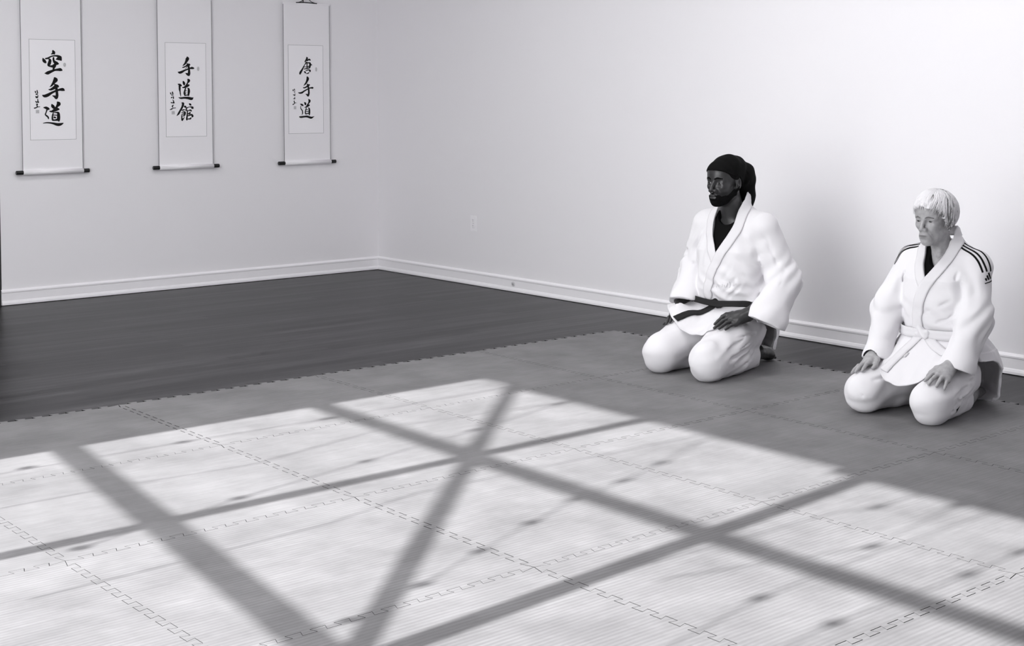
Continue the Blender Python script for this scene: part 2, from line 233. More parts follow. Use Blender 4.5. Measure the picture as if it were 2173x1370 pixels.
for k in range(3):
    x0, w = SX[k]
    yy = YW-.022
    s = empty('hanging_scroll', (x0+w/2, YW, ZB), SLAB[k], 'scroll', 'calligraphy scrolls on the back wall')
    inv = Vector((x0+w/2, YW, ZB))
    def loc(bm):
        bmesh.ops.translate(bm, verts=bm.verts, vec=-inv); return bm
    b = bmesh.new(); nseg = 24                                        # silk mount, bowed a little along its length
    pr = []
    for i in range(nseg+1):
        t = i/nseg; z = ZB + (ZT-ZB)*t; pr.append((yy + .006*math.sin(PI*t)*(0) , z))
    for dy in (0,):
        box(b, x0, x0+w, yy, yy+.0016, ZB, ZT)
    mount = from_bm('silk_mount', loc(b), M['silk'], s)
    b = bmesh.new()
    for xa in (x0-.0022, x0+w-.0008): box(b, xa, xa+.003, yy-.0004, yy+.0022, ZB+.008, ZT)
    from_bm('edge_binding', loc(b), M['edge'], s)
    (pa, pz1), (pb, pz0) = PAN[k]
    b = bmesh.new(); box(b, x0+pa, x0+pb, yy-.0006, yy, pz0, pz1); paper = from_bm('paper_panel', loc(b), M['paper'], s)
    b = bmesh.new(); t = .0017
    for q in ((pa-t, pb+t, pz1, pz1+t), (pa-t, pb+t, pz0-t, pz0), (pa-t, pa, pz0, pz1), (pb, pb+t, pz0, pz1)):
        box(b, x0+q[0], x0+q[1], yy-.0008, yy, q[2], q[3])
    from_bm('panel_border', loc(b), M['line'], s)
    # brush strokes as flat ink on the paper
    b = bmesh.new(); dy = 0
    for st in STROKES[k]:
        dy += 1; y = yy-.0008-dy*1.5e-5
        P = [(st[i]*1e-4+x0, st[i+1]*1e-4, st[i+2]*6.0e-5) for i in range(0, len(st), 3)]
        # smooth (Catmull-Rom) resample
        Q = []
        for i in range(len(P)-1):
            p0 = P[max(i-1, 0)]; p1 = P[i]; p2 = P[i+1]; p3 = P[min(i+2, len(P)-1)]
            for j in range(7):
                u = j/7
                Q.append([.5*(2*p1[c] + (p2[c]-p0[c])*u + (2*p0[c]-5*p1[c]+4*p2[c]-p3[c])*u*u + (3*p1[c]-p0[c]-3*p2[c]+p3[c])*u**3) for c in range(3)])
        Q.append(list(P[-1])); Lft = []; Rgt = []
        for i, q in enumerate(Q):
            a = Q[max(i-1, 0)]; c = Q[min(i+1, len(Q)-1)]; tx, tz = c[0]-a[0], c[1]-a[1]; n = math.hypot(tx, tz) or 1; tx /= n; tz /= n
            h = max(q[2], 2e-4)
            Lft.append(b.verts.new((q[0]-tz*h, y, q[1]+tx*h))); Rgt.append(b.verts.new((q[0]+tz*h, y, q[1]-tx*h)))
        for i in range(len(Q)-1): b.faces.new([Lft[i], Lft[i+1], Rgt[i+1], Rgt[i]])
        for q, rr in ((Q[0], .85), (Q[-1], .85)):
            h = max(q[2], 2e-4)*rr
            b.faces.new([b.verts.new((q[0]+h*math.cos(2*PI*i/12), y-4e-6, q[1]+h*math.sin(2*PI*i/12))) for i in range(12)])
    from_bm('brush_calligraphy', loc(b), M['ink'], paper)
    for si, (sx, sz, rx, rz) in enumerate(SEALS[k]):
        b = bmesh.new(); nn = 20 if si == 0 else 4
        b.faces.new([b.verts.new((sx + rx*(math.cos(2*PI*i/nn) if nn > 4 else (1, -1, -1, 1)[i]), yy-.001, sz + rz*(math.sin(2*PI*i/nn) if nn > 4 else (1, 1, -1, -1)[i]))) for i in range(nn)])
        from_bm('seal_stamp', loc(b), M['seal'], paper)
    b = bmesh.new(); tube(b, [(x0-.001, yy-.003, ZB-.003), (x0+w+.001, yy-.003, ZB-.003)], .0165, 20); from_bm('bottom_roller', loc(b), M['silk'], s, True)
    for xa, xb in ((RODX[k][0], .003), (w-.003, RODX[k][1])):
        b = bmesh.new()
        tube(b, [(x0+xa, yy-.003, ZB-.003), (x0+xa+.002, yy-.003, ZB-.003), (x0+xb-.002, yy-.003, ZB-.003), (x0+xb, yy-.003, ZB-.003)], [.012, .0145, .0145, .012], 20)
        from_bm('roller_knob', loc(b), M['black'], s)
    b = bmesh.new(); box(b, x0-.003, x0+w+.003, yy-.004, yy+.006, ZT-.012, ZT+.002, .001); from_bm('top_rod', loc(b), M['silk'], s)
    b = bmesh.new(); xm = x0+w/2
    tube(b, [(xm-.085, yy-.002, ZT+.001), (xm-.045, yy-.002, ZT+.012), (xm, yy+.004, ZT+.05), (xm+.045, yy-.002, ZT+.012), (xm+.085, yy-.002, ZT+.001)], .0028, 8)
    tube(b, [(xm-.09, yy-.003, ZT+.003), (xm-.02, yy-.004, ZT+.006), (xm+.09, yy-.003, ZT+.002)], .004, 8)
    tube(b, [(xm-.03, yy-.004, ZT+.004), (xm-.03, yy-.004, ZT+.03)], .004, 8)
    from_bm('hanging_cord', loc(b), M['cord'], s)
    b = bmesh.new(); tube(b, [(xm, YW, ZT+.052), (xm, YW-.028, ZT+.052)], .004, 8); from_bm('wall_nail', loc(b), M['black'], s)

# ------------------------------------------------------------------ interlocking foam mats
def tooth_edge(n=13, amp=.0125, g=0):            # (t, offset) wave along an edge, dovetailed; starts and ends flat
    pts = [(0, 0)]
    for i in range(n):
        a = (i+.5)/n*.94 + .03; h = .94/n/4; s = amp
        pts += [(a-h*1.45+.0, -s), (a-h*.95-h*.5*0 - .0, s*1.0), (a+h*.95, s), (a+h*1.45, -s)] if False else [(a-h*.8, -s), (a-h*1.25, s), (a+h*1.25, s), (a+h*.8, -s)]
    pts.append((1, 0)); return pts
EDGE = tooth_edge()
G = .0008
def tile_mesh(name, seed):
    bm = bmesh.new()
    ring = []
    for side in range(4):
        c, s = [(1, 0), (0, 1), (-1, 0), (0, -1)][side]
        E = EDGE if side < 2 else [(1-t, o) for t, o in EDGE[::-1]]
        pts = EDGE
        for t, o in pts[:-1]:
            tt = t-.5
            if side == 0: x, y = tt, -.5 + o            # bottom edge: curve y = o(x)
            elif side == 1: x, y = .5 + o, tt
            elif side == 2: x, y = -tt, .5 + [oo for a, oo in [(t, o)]][0]
            else: x, y = -.5 + o, -tt
            ring.append((x, y))
    # exact shared curves: bottom/top use o(x); left/right use o(y). reversed traversal for top and left
    ring = [(t-.5, -.5+o) for t, o in EDGE[:-1]] + [(.5+o, t-.5) for t, o in EDGE[:-1]] + [(t-.5, .5+o) for t, o in EDGE[:0:-1]] + [(-.5+o, t-.5) for t, o in EDGE[:0:-1]]
    k = len(ring); out = []
    for i in range(k):                                # inset by the gap
        p0, p1, p2 = ring[i-1], ring[i], ring[(i+1) % k]
        def nrm(a, b):
            dx, dy = b[0]-a[0], b[1]-a[1]; l = math.hypot(dx, dy) or 1; return (-dy/l, dx/l)
        n1, n2 = nrm(p0, p1), nrm(p1, p2); mx, my = n1[0]+n2[0], n1[1]+n2[1]; d = mx*n1[0]+my*n1[1]
        if abs(d) < .35: d = .35
        out.append((p1[0]+mx/d*G, p1[1]+my/d*G))
    A = [bm.verts.new((x, y, 0)) for x, y in out]; B = [bm.verts.new((x, y, MT)) for x, y in out]
    from mathutils.geometry import tessellate_polygon
    for q in tessellate_polygon([[Vector((x, y, 0)) for x, y in out]]):
        (xa, ya), (xb, yb), (xc, yc) = [out[i] for i in q]
        if (xb-xa)*(yc-ya)-(yb-ya)*(xc-xa) < 0: q = q[::-1]
        bm.faces.new([B[i] for i in q]); bm.faces.new([A[i] for i in q[::-1]])
    for i in range(k): bm.faces.new([A[i], A[(i+1) % k], B[(i+1) % k], B[i]])
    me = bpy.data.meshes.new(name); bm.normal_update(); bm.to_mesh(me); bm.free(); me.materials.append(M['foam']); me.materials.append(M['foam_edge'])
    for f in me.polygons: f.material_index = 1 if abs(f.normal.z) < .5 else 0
    return me
CAM = Vector((-5.60641, -6.27071, 1.42145)); YAW, PIT = math.radians(42.6873), math.radians(2.34787)
FPX, PX, PY, IW, IH = 3022.656, 1349.886, 323.055, 2173, 1370
Fw = Vector((math.sin(YAW)*math.cos(PIT), math.cos(YAW)*math.cos(PIT), -math.sin(PIT))); Rt = Vector((math.cos(YAW), -math.sin(YAW), 0)); Dn = Fw.cross(Rt)
def proj(p):
    v = Vector(p)-CAM; z = v.dot(Fw)
    return (PX+FPX*v.dot(Rt)/z, PY+FPX*v.dot(Dn)/z) if z > .3 else None
ORD = ['first', 'second', 'third', 'fourth', 'fifth', 'sixth', 'seventh', 'eighth']
tm = tile_mesh('foam_mat', 0); tm2 = tm.copy(); tm2.materials[0] = M['foam_faint']
for i in range(7):
    for j in range(7):
        cx, cy = -.5-j, -.5-i
        vis = 0
        for a in np.linspace(-.48, .48, 7):
            for c in np.linspace(-.48, .48, 7):
                p = proj((cx+a, cy+c, MT))
                if p and -350 < p[0] < IW+350 and -15 < p[1] < IH+350: vis += 1
        if vis < 1: continue
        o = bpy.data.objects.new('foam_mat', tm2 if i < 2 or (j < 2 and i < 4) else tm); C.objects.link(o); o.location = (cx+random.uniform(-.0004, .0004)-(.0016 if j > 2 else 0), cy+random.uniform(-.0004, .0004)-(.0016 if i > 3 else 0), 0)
        tag(o, 'grey ribbed foam puzzle mat, %s row from the scroll wall, %s from the right wall' % (ORD[i], ORD[j]), 'mat', 'interlocking foam floor mats')

# ------------------------------------------------------------------ string lights hanging inside the window (out of view; they throw the thin shadows)
SL = [[(-.85, -4.1), (-.85, -3.7), (-.85, -3.09), (-.88, -2.45), (-.88, -1.5)], [(-1.30, -4.2), (-1.31, -3.54), (-1.36, -3.05), (-1.19, -2.33), (-1.38, -1.15)],
      [(-1.91, -3.92), (-1.74, -3.3), (-1.61, -2.71), (-1.48, -2.1), (-1.33, -1.52), (-1.28, -1.15)], [(-2.26, -4.2), (-2.24, -3.68), (-2.21, -3.22), (-2.11, -2.85), (-2.13, -2.27), (-2.19, -1.37), (-2.2, -1.15)],
      [(-3.05, -3.9), (-3.0, -3.63), (-2.9, -3.33), (-2.77, -3.03), (-2.65, -2.73), (-2.54, -2.45), (-2.48, -2.17), (-2.39, -1.9), (-2.19, -1.37), (-2.1, -1.15)],
      [(-3.2, -2.9), (-3.23, -2.4), (-3.25, -1.94), (-3.31, -1.76), (-3.30, -1.15)], [(-3.33, -2.8), (-3.56, -2.11), (-3.52, -1.81), (-3.48, -1.55), (-3.5, -1.15)],
      [(-3.72, -3.2), (-3.63, -2.7), (-3.61, -2.38), (-3.6, -1.15)], [(-3.95, -3.3), (-3.89, -2.7), (-3.91, -2.11), (-3.90, -1.82), (-3.9, -1.15)]]
SB = [[(-.83, -3.7), (-.85, -3.09), (-.88, -2.45)], [], [(-1.91, -3.92), (-1.74, -3.3), (-1.61, -2.71), (-1.48, -2.1), (-1.33, -1.52)], [(-2.19, -1.37)],
      [(-3.0, -3.63), (-2.9, -3.33), (-2.77, -3.03), (-2.65, -2.73), (-2.54, -2.45), (-2.48, -2.17), (-2.39, -1.9)], [(-3.31, -1.76)], [(-3.56, -2.11), (-3.48, -1.55)], [(-3.63, -2.7)], [(-3.89, -2.7), (-3.91, -2.11), (-3.90, -1.82)]]
for k, (ln, bl) in enumerate(zip(SL, SB)):
    XS = XL+.06+(.035 if k in (2, 4, 7) else 0)+(.07 if k == 6 else 0)-(.045 if k == 1 else 0)
    def hs(y, x): return (XS, y, MT+(x-XS)*TE)
    top = (XS, ln[-1][0], ZC)
    e = empty('string_light', top, 'thin black string of lights hanging in the left window, %s from the wall end' % (ORD+['ninth'])[k], 'string lights', 'string lights in the window')
    b = bmesh.new(); tube(b, [Vector(hs(*p))-Vector(top) for p in ln]+[(0, 0, 0)], .0036, 6); from_bm('cable', b, M['cord'], e)
    for p in bl:
        q = Vector(hs(*p))-Vector(top); b = bmesh.new(); bmesh.ops.create_uvsphere(b, u_segments=12, v_segments=8, radius=.025, matrix=Matrix.Translation(q) @ Matrix.Diagonal((1, 1, .6, 1)))
        from_bm('bulb', b, M['bulb'], e, True)
SUN_E, SKY_E, EXPO = 13.5, 6.0, 0.28
FILL_LAMPS = [(-.7, -.9, 2.5), (-.65, -2.5, 5), (-2.3, -.7, 11), (-3.3, 1.7, 10), (-4.4, -1.5, 6), (-1.2, 1.2, 3)]  # unseen ceiling panels, added and tuned to brighten walls and figures

# ------------------------------------------------------------------ implicit surfaces -> meshes (clothes, bodies)
f32 = np.float32
class Pts:
    def __init__(s, p):
        s.p = p; lo, hi = p.min(0), p.max(0); s.c = (lo+hi)/2; s.r = float(np.linalg.norm(hi-lo)/2)
        s.x, s.y, s.z = p[:, 0], p[:, 1], p[:, 2]; s.n = len(p)
def far(P, c, R, margin=.07):                    # skip primitives that are nowhere near this batch of points
    d = float(np.linalg.norm(P.c-c)) - P.r - R
    return np.full(P.n, d+.02, f32) if d > margin else None
def rc(P, a, b, ra, rb):
    a = np.asarray(a, f32); b = np.asarray(b, f32)
    v = far(P, (a+b)/2, float(np.linalg.norm(b-a))/2 + max(ra, rb))
    if v is not None: return v
    ba = b-a; pa = P.p-a; t = np.clip(pa@ba/max(float(ba@ba), 1e-9), 0, 1)
    return np.sqrt(((pa - t[:, None]*ba)**2).sum(1)) - (ra + t*(rb-ra))
def ell(P, c, r, R=None):
    c = np.asarray(c, f32); r = np.asarray(r, f32)
    v = far(P, c, float(r.max()))
    if v is not None: return v
    q = P.p-c
    if R is not None: q = q@np.asarray(R, f32)
    k0 = np.sqrt(((q/r)**2).sum(1)); k1 = np.sqrt(((q/(r*r))**2).sum(1))+1e-9
    return k0*(k0-1)/k1
def sm(a, b, k):
    h = np.maximum(k-np.abs(a-b), 0)/k
    return np.minimum(a, b) - h*h*k*.25
def smx(a, b, k): return -sm(-a, -b, k)
def U(k, *ds):
    d = ds[0]
    for e in ds[1:]: d = sm(d, e, k)
    return d
def chain(P, pts, rr, k=.012):
    d = None
    for i in range(len(pts)-1):
        e = rc(P, pts[i], pts[i+1], rr[i], rr[i+1]); d = e if d is None else sm(d, e, k)
    return d
def loft(P, tab):                                 # tab rows: u, centre f, half depth, half width
    t = np.asarray(tab, f32)
    u = np.clip(P.z, t[0, 0], t[-1, 0]); c = np.interp(u, t[:, 0], t[:, 1]); bq = np.interp(u, t[:, 0], t[:, 2]); a = np.interp(u, t[:, 0], t[:, 3])
    q1 = (P.x-c)/bq; q2 = P.y/a; n = 2.35
    k0 = (np.abs(q1)**n+np.abs(q2)**n)**(1/n)
    k1 = np.sqrt((q1/bq)**2+(q2/a)**2)/np.maximum(np.sqrt(q1*q1+q2*q2), 1e-6)
    d = (k0-1)/np.maximum(k1, 1e-6)
    dz = np.maximum(t[0, 0]-P.z, P.z-t[-1, 0])
    return np.where(dz > 0, np.sqrt(np.maximum(d, 0)**2+dz*dz)+np.minimum(d, 0)*0, d).astype(f32)
def wr(P, amp, k, c=None, R=.1, warp=1.6, ph=0., sharp=False):   # a set of folds: waves along k (rad per metre), local around c
    a = P.p@np.asarray(k, f32) + ph
    a = a + warp*np.sin(P.x*17+P.y*11+1.3*ph) + .7*warp*np.sin(P.z*23-P.y*19+ph)
    w = np.sin(a)
    if sharp: w = 1-2*np.abs(np.sin(a/2))**.7
    if c is not None: w = w*np.exp(-((P.p-np.asarray(c, f32))**2).sum(1)/(R*R))
    return (amp*w).astype(f32)
def cr(P, a, b, w, dep):                          # one crease: a groove with soft shoulders from a to b
    a = np.asarray(a, f32); b = np.asarray(b, f32); ba = b-a; t = np.clip((P.p-a)@ba/float(ba@ba), 0, 1)
    d2 = ((P.p-a-t[:, None]*ba)**2).sum(1)/(w*w); tp = np.sin(np.pi*np.clip(.12+.76*t, 0, 1))
    return (dep*tp*(np.exp(-d2)-.55*np.exp(-d2/7))).astype(f32)
def sdf_grid(fn, lo, hi, h):
    lo = np.asarray(lo, float); hi = np.asarray(hi, float); B = 8
    nb = np.ceil((hi-lo)/(B*h)).astype(int); n = nb*B
    D = np.empty(n, f32)
    ix = np.stack(np.meshgrid(*[np.arange(k) for k in nb], indexing='ij'), -1).reshape(-1, 3)
    sup = ix//4; key = (sup[:, 0]*1000+sup[:, 1])*1000+sup[:, 2]; order = np.argsort(key, kind='stable'); ix = ix[order]; key = key[order]
    cuts = np.nonzero(np.diff(key))[0]+1
    off = np.stack(np.meshgrid(*[np.arange(B)]*3, indexing='ij'), -1).reshape(-1, 3)
    for g in np.split(ix, cuts):
        ctr = (lo + (g*B+(B-1)/2)*h).astype(f32)
        d = fn(Pts(ctr)); act = np.abs(d) < B*h*1.25+.012
        for i, dd in zip(g[~act], d[~act]):
            D[i[0]*B:i[0]*B+B, i[1]*B:i[1]*B+B, i[2]*B:i[2]*B+B] = dd
        ga = g[act]
        if len(ga):
            pts = (ga[:, None, :]*B + off[None]).reshape(-1, 3)
            v = fn(Pts((lo+pts*h).astype(f32))).reshape(len(ga), B, B, B)
            for i, vv in zip(ga, v): D[i[0]*B:i[0]*B+B, i[1]*B:i[1]*B+B, i[2]*B:i[2]*B+B] = vv
    return D, lo
def nets(D, lo, h):
    s = D < 0; n = np.array(D.shape)
    cnt = np.zeros(n-1, np.int8)
    for dx in (0, 1):
        for dy in (0, 1):
            for dz in (0, 1): cnt += s[dx:n[0]-1+dx, dy:n[1]-1+dy, dz:n[2]-1+dz]
    I = np.argwhere((cnt > 0) & (cnt < 8)); del cnt
    idx = np.full(n-1, -1, np.int32); idx[I[:, 0], I[:, 1], I[:, 2]] = np.arange(len(I))
    acc = np.zeros((len(I), 3)); k = np.zeros(len(I))
    cs = [(a, b2, c) for a in (0, 1) for b2 in (0, 1) for c in (0, 1)]
    for a in cs:
        for ax in range(3):
            if a[ax]: continue
            e = list(a); e[ax] = 1
            d0 = D[I[:, 0]+a[0], I[:, 1]+a[1], I[:, 2]+a[2]]; d1 = D[I[:, 0]+e[0], I[:, 1]+e[1], I[:, 2]+e[2]]
            m = (d0 < 0) != (d1 < 0); t = np.where(m, d0/np.where(m, d0-d1, 1), 0)
            q = np.tile(np.array(a, float), (len(I), 1)); q[:, ax] += t; acc += q*m[:, None]; k += m
    V = lo + (I + acc/k[:, None])*h
    F = []
    for ax in range(3):
        b2, c = (ax+1) % 3, (ax+2) % 3
        sl0 = [slice(None)]*3; sl1 = [slice(None)]*3; sl0[ax] = slice(0, n[ax]-1); sl1[ax] = slice(1, None)
        s0, s1 = s[tuple(sl0)], s[tuple(sl1)]
        E = np.argwhere(s0 != s1); flip = s0[E[:, 0], E[:, 1], E[:, 2]]
        ok = (E[:, b2] > 0) & (E[:, c] > 0) & (E[:, b2] < n[b2]-1) & (E[:, c] < n[c]-1); E = E[ok]; flip = flip[ok]
        def at(db, dc):
            q = E.copy(); q[:, b2] += db; q[:, c] += dc; return idx[q[:, 0], q[:, 1], q[:, 2]]
        Q = np.stack([at(-1, -1), at(0, -1), at(0, 0), at(-1, 0)], 1)
        Q[~flip] = Q[~flip][:, ::-1]; F.append(Q)
    return V, np.concatenate(F)
def np_mesh(name, V, F):
    me = bpy.data.meshes.new(name); nv, nf = len(V), len(F)
    me.vertices.add(nv); me.vertices.foreach_set('co', V.astype(f32).ravel())
    me.loops.add(nf*4); me.loops.foreach_set('vertex_index', F.astype(np.int32).ravel())
    me.polygons.add(nf); me.polygons.foreach_set('loop_start', np.arange(0, nf*4, 4, dtype=np.int32))
    me.update(calc_edges=True); return me
def relax(V, F, it, lam=.5):
    e = np.concatenate([F[:, [0, 1]], F[:, [1, 2]], F[:, [2, 3]], F[:, [3, 0]]])
    deg = np.bincount(e.ravel(), minlength=len(V)).astype(float)[:, None]
    for _ in range(it):
        A = np.zeros_like(V)
        for c in range(3): A[:, c] = np.bincount(e[:, 0], V[e[:, 1], c], len(V)) + np.bincount(e[:, 1], V[e[:, 0], c], len(V))
        V = V + lam*(A/np.maximum(deg, 1)-V)
    return V
def sdf_obj(name, fn, lo, hi, h, m, parent, smooth=1):
    D, l = sdf_grid(fn, lo, hi, h); V, F = nets(D, l, h); del D
    if smooth: V = relax(V, F, smooth)
    o = link(name, np_mesh(name, V, F), m, parent, True); return o
def tone(o, fn):                                  # fn(vertex positions) -> pigment factor
    me = o.data; c = np.empty(len(me.vertices)*3, f32); me.vertices.foreach_get('co', c)
    a = me.attributes.new('tone', 'FLOAT', 'POINT'); a.data.foreach_set('value', fn(c.reshape(-1, 3)).astype(f32))
def face_mats(o, fn):                             # fn(centres Nx3) -> material slot per face
    me = o.data; c = np.empty(len(me.polygons)*3, f32); me.polygons.foreach_get('center', c)
    me.polygons.foreach_set('material_index', fn(c.reshape(-1, 3)).astype(np.int32))
def grad(fn, p, e=.0015):
    q = np.concatenate([p+np.array(d)*e for d in ((1,0,0),(-1,0,0),(0,1,0),(0,-1,0),(0,0,1),(0,0,-1))]).astype(f32)
    v = fn(Pts(q)).reshape(6, -1); g = np.stack([v[0]-v[1], v[2]-v[3], v[4]-v[5]], 1)/(2*e)
    return g
def onsurf(fn, p, off=0, it=7):
    p = np.array(p, float)
    for _ in range(it):
        d = fn(Pts(p.astype(f32))) - off; g = grad(fn, p); n2 = (g*g).sum(1); p = p - .85*(d/np.maximum(n2, .15))[:, None]*g
    g = grad(fn, p); return p, g/np.maximum(np.linalg.norm(g, axis=1), 1e-6)[:, None]
def spline(pts, n):
    P = [np.array(p, float) for p in pts]; Q = []; m = len(P)-1
    for k in range(n+1):
        t = k/n*m; i = min(int(t), m-1); u = t-i
        a, b2, c, d = P[max(i-1, 0)], P[i], P[i+1], P[min(i+2, m)]
        Q.append(.5*(2*b2+(c-a)*u+(2*a-5*b2+4*c-d)*u*u+(3*b2-a-3*c+d)*u**3))
    return np.array(Q)
def surf_strip(name, fn, pts, w, th, m, parent, off=.001, n=40, na=4, free=False):   # a band of cloth lying on a surface
    ctr = spline(pts, n)
    if not free: ctr, nr = onsurf(fn, ctr, off)
    else: nr = grad(fn, ctr); nr /= np.maximum(np.linalg.norm(nr, axis=1), 1e-6)[:, None]
    T = np.gradient(ctr, axis=0); T /= np.linalg.norm(T, axis=1)[:, None]
    Bn = np.cross(nr, T); Bn /= np.linalg.norm(Bn, axis=1)[:, None]
    ww = np.interp(np.linspace(0, 1, n+1), np.linspace(0, 1, len(w)), w) if isinstance(w, (list, tuple)) else np.full(n+1, w)
    V = []
    for j in range(na+1):
        q = ctr + Bn*((j/na-.5)*ww)[:, None]
        if not free: q, nq = onsurf(fn, q, off)
        else: nq = nr
        V.append((q, q+nq*th))
    bm = bmesh.new(); g = {}
    for j in range(na+1):
        for i in range(n+1):
            g[j, i, 0] = bm.verts.new(V[j][0][i]); g[j, i, 1] = bm.verts.new(V[j][1][i])
    for j in range(na):
        for i in range(n):
            bm.faces.new([g[j, i, 1], g[j, i+1, 1], g[j+1, i+1, 1], g[j+1, i, 1]]); bm.faces.new([g[j, i, 0], g[j+1, i, 0], g[j+1, i+1, 0], g[j, i+1, 0]])
    for i in range(n):
        bm.faces.new([g[0, i, 0], g[0, i+1, 0], g[0, i+1, 1], g[0, i, 1]]); bm.faces.new([g[na, i, 1], g[na, i+1, 1], g[na, i+1, 0], g[na, i, 0]])
    for j in range(na):
        bm.faces.new([g[j, 0, 0], g[j, 0, 1], g[j+1, 0, 1], g[j+1, 0, 0]]); bm.faces.new([g[j, n, 1], g[j, n, 0], g[j+1, n, 0], g[j+1, n, 1]])
    return from_bm(name, bm, m, parent, True)

# ------------------------------------------------------------------ head, hands
def head_sdf(P, o, s, yaw, pitch, fem):
    R = np.array(Matrix.Rotation(yaw, 3, 'Z') @ Matrix.Rotation(pitch, 3, 'Y'), f32)
    v = far(P, np.asarray(o, f32), .2*s)
    if v is not None: return v
    H = Pts(((P.p-np.asarray(o, f32))@R)/s)
    ys = np.abs(H.y); A = Pts(np.stack([H.x, ys, H.z], 1))              # mirrored copy for paired features
    d = ell(H, (-.018, 0, .034), (.100, .077, .086))
    d = U(.03, d, ell(H, (.028, 0, -.03), (.062, .057, .088)), ell(H, (.045, 0, .045), (.052, .062, .055)))
    jw = .9 if fem else 1.0
    d = sm(d, rc(A, (-.005, .052*jw, -.055), (.066, .012, -.100), .020, .016), .03)
    d = sm(d, ell(H, (.073, 0, -.100), (.021, .022, .019)), .02)
    d = sm(d, ell(A, (.060, .042, -.022), (.022, .016, .017)), .025)                     # cheekbones
    d = sm(d, rc(A, (.083, .010, .020), (.066, .050, .016), .009, .007), .016)            # brow ridge
    d = smx(d, -ell(A, (.097, .033, -.001), (.020, .021, .0135)), .012)                   # eye sockets
    d = sm(d, ell(A, (.0705, .033, -.002), (.0155, .0185, .0135)), .006)                  # lids
    d = np.maximum(d, -ell(A, (.086, .033, -.0025), (.011, .0135, .0030 if fem else .0036)))   # lid opening
    nl = .111 if fem else .113
    d = sm(d, rc(H, (.087, 0, .010), (nl, 0, -.034), .0075, .0095), .012)                   # nose bridge and tip
    nw = .0125 if fem else .0165
    d = sm(d, ell(A, (.098, nw, -.040), (.013, .0085, .009)), .008)
    d = smx(d, -ell(A, (.104, nw*.62, -.0485), (.006, .0042, .004)), .003)
    d = sm(d, ell(H, (.083, 0, -.072), (.018, .030, .024)), .02)
    lt = .0045 if fem else .0075
    d = sm(d, ell(H, (.0985, 0, -.0655), (.0085, .023, lt)), .006); d = sm(d, ell(H, (.0970, 0, -.0785), (.0095, .021, lt+.001)), .006)
    d = smx(d, -ell(H, (.108, 0, -.0715), (.012, .026, .0022 if fem else .0016)), .003)
    d = smx(d, -ell(H, (.104, 0, -.090), (.009, .018, .006)), .01)
    if fem:                                        # folds beside the mouth and under the eyes
        d = d + cr(A, (.098, .021, -.044), (.076, .036, -.082), .0042, .0026) + cr(A, (.096, .020, -.018), (.076, .048, -.018), .004, .0016) + cr(A, (.080, .026, -.088), (.066, .030, -.104), .004, .0018)
    # ears
    e = ell(A, (-.012, .080, -.006), (.021, .0085, .033)); e = sm(e, ell(A, (-.004, .077, -.032), (.010, .007, .010)), .01)
    e = smx(e, -ell(A, (-.006, .089, .000), (.011, .0075, .018)), .004)
    d = sm(d, e, .008)
    return d*s
def head_frame(o, s, yaw, pitch):
    R = Matrix.Rotation(yaw, 3, 'Z') @ Matrix.Rotation(pitch, 3, 'Y')
    return lambda q: np.array(Vector(o) + R @ (Vector(q)*s))
def hand_pts(wrist, dirn, side, top, sc, spread=.12, curl=.012, lift=.0):
    """Joints of a hand resting on a surface. dirn: plan direction of the fingers, side: +1 when the thumb lies to the left of dirn;
    top(f, l): height of what the hand rests on."""
    w = np.array(wrist[:2], float); d = np.array(dirn, float); d /= np.linalg.norm(d); n = np.array([-d[1], d[0]])*side
    zr = max(top(*(w+d*.09*sc)), top(*(w+d*.05*sc)))
    def at(a, b, r, up=0): q = w+(d*a+n*b)*sc; return np.array([q[0], q[1], max(top(q[0], q[1]), zr-.30*max(0, a-.03)*sc-.6*abs(b)*sc-.008)+r*sc+up])
    W = np.array([w[0], w[1], wrist[2]]); H = {'wrist': W, 'fing': []}
    for k, (b0, ln, r) in enumerate([(.029, .072, .0092), (.0095, .081, .0095), (-.0105, .075, .0090), (-.0285, .058, .0080)]):
        ang = (1.4-k)*spread; ca, sa = math.cos(ang), math.sin(ang)
        base = at(.092-.006*abs(k-1), b0, .016, curl*.3+lift)
        def fp(t, r2, up=0): return at(.092-.006*abs(k-1)+ca*ln*t, b0+sa*ln*t, r2, up)
        H['fing'].append(([base, fp(.45, .012, curl+lift*.6), fp(.76, .0095, curl*.5+lift*.3), fp(1.0, .0078)], [r*1.12*sc, r*sc, r*.9*sc, r*.74*sc], ))
    H['thumb'] = ([at(.022, .018, .017), at(.052, .046, .014, .004), at(.080, .058, .011), at(.104, .060, .009)], [.0145*sc, .0125*sc, .0105*sc, .0085*sc])
    H['palm'] = [(W*.55+H['fing'][k][0][0]*.45, H['fing'][k][0][0]) for k in range(4)]; H['sc'] = sc
    return H
def hand_sdf(P, H):
    sc = H['sc']; v = far(P, H['wrist'], .23)
    if v is not None: return v
    d = None
    for a, b in H['palm']:
        e = U(.02, rc(P, H['wrist'], a, .024*sc, .0165*sc), rc(P, a, b, .0165*sc, .0125*sc)); d = e if d is None else sm(d, e, .022)
    for pts, rr in H['fing']: d = sm(d, chain(P, pts, rr, .004), .006)
    d = sm(d, chain(P, *H['thumb'], k=.006), .012)
    return d
def eyes(body, hf, s):
    for sd in (1, -1):
        bm = bmesh.new(); bmesh.ops.create_uvsphere(bm, u_segments=24, v_segments=16, radius=.0125*s, matrix=Matrix.Translation(Vector(hf((.0720, sd*.033, -.002)))))
        o = from_bm('eye', bm, [M['sclera'], M['iris']], body, True); c0 = hf((.0720+.0125, sd*.0335+.002*0, -.0025))
        face_mats(o, lambda c: np.where(np.linalg.norm(c-c0, axis=1) < .0062*s, 1, 0))

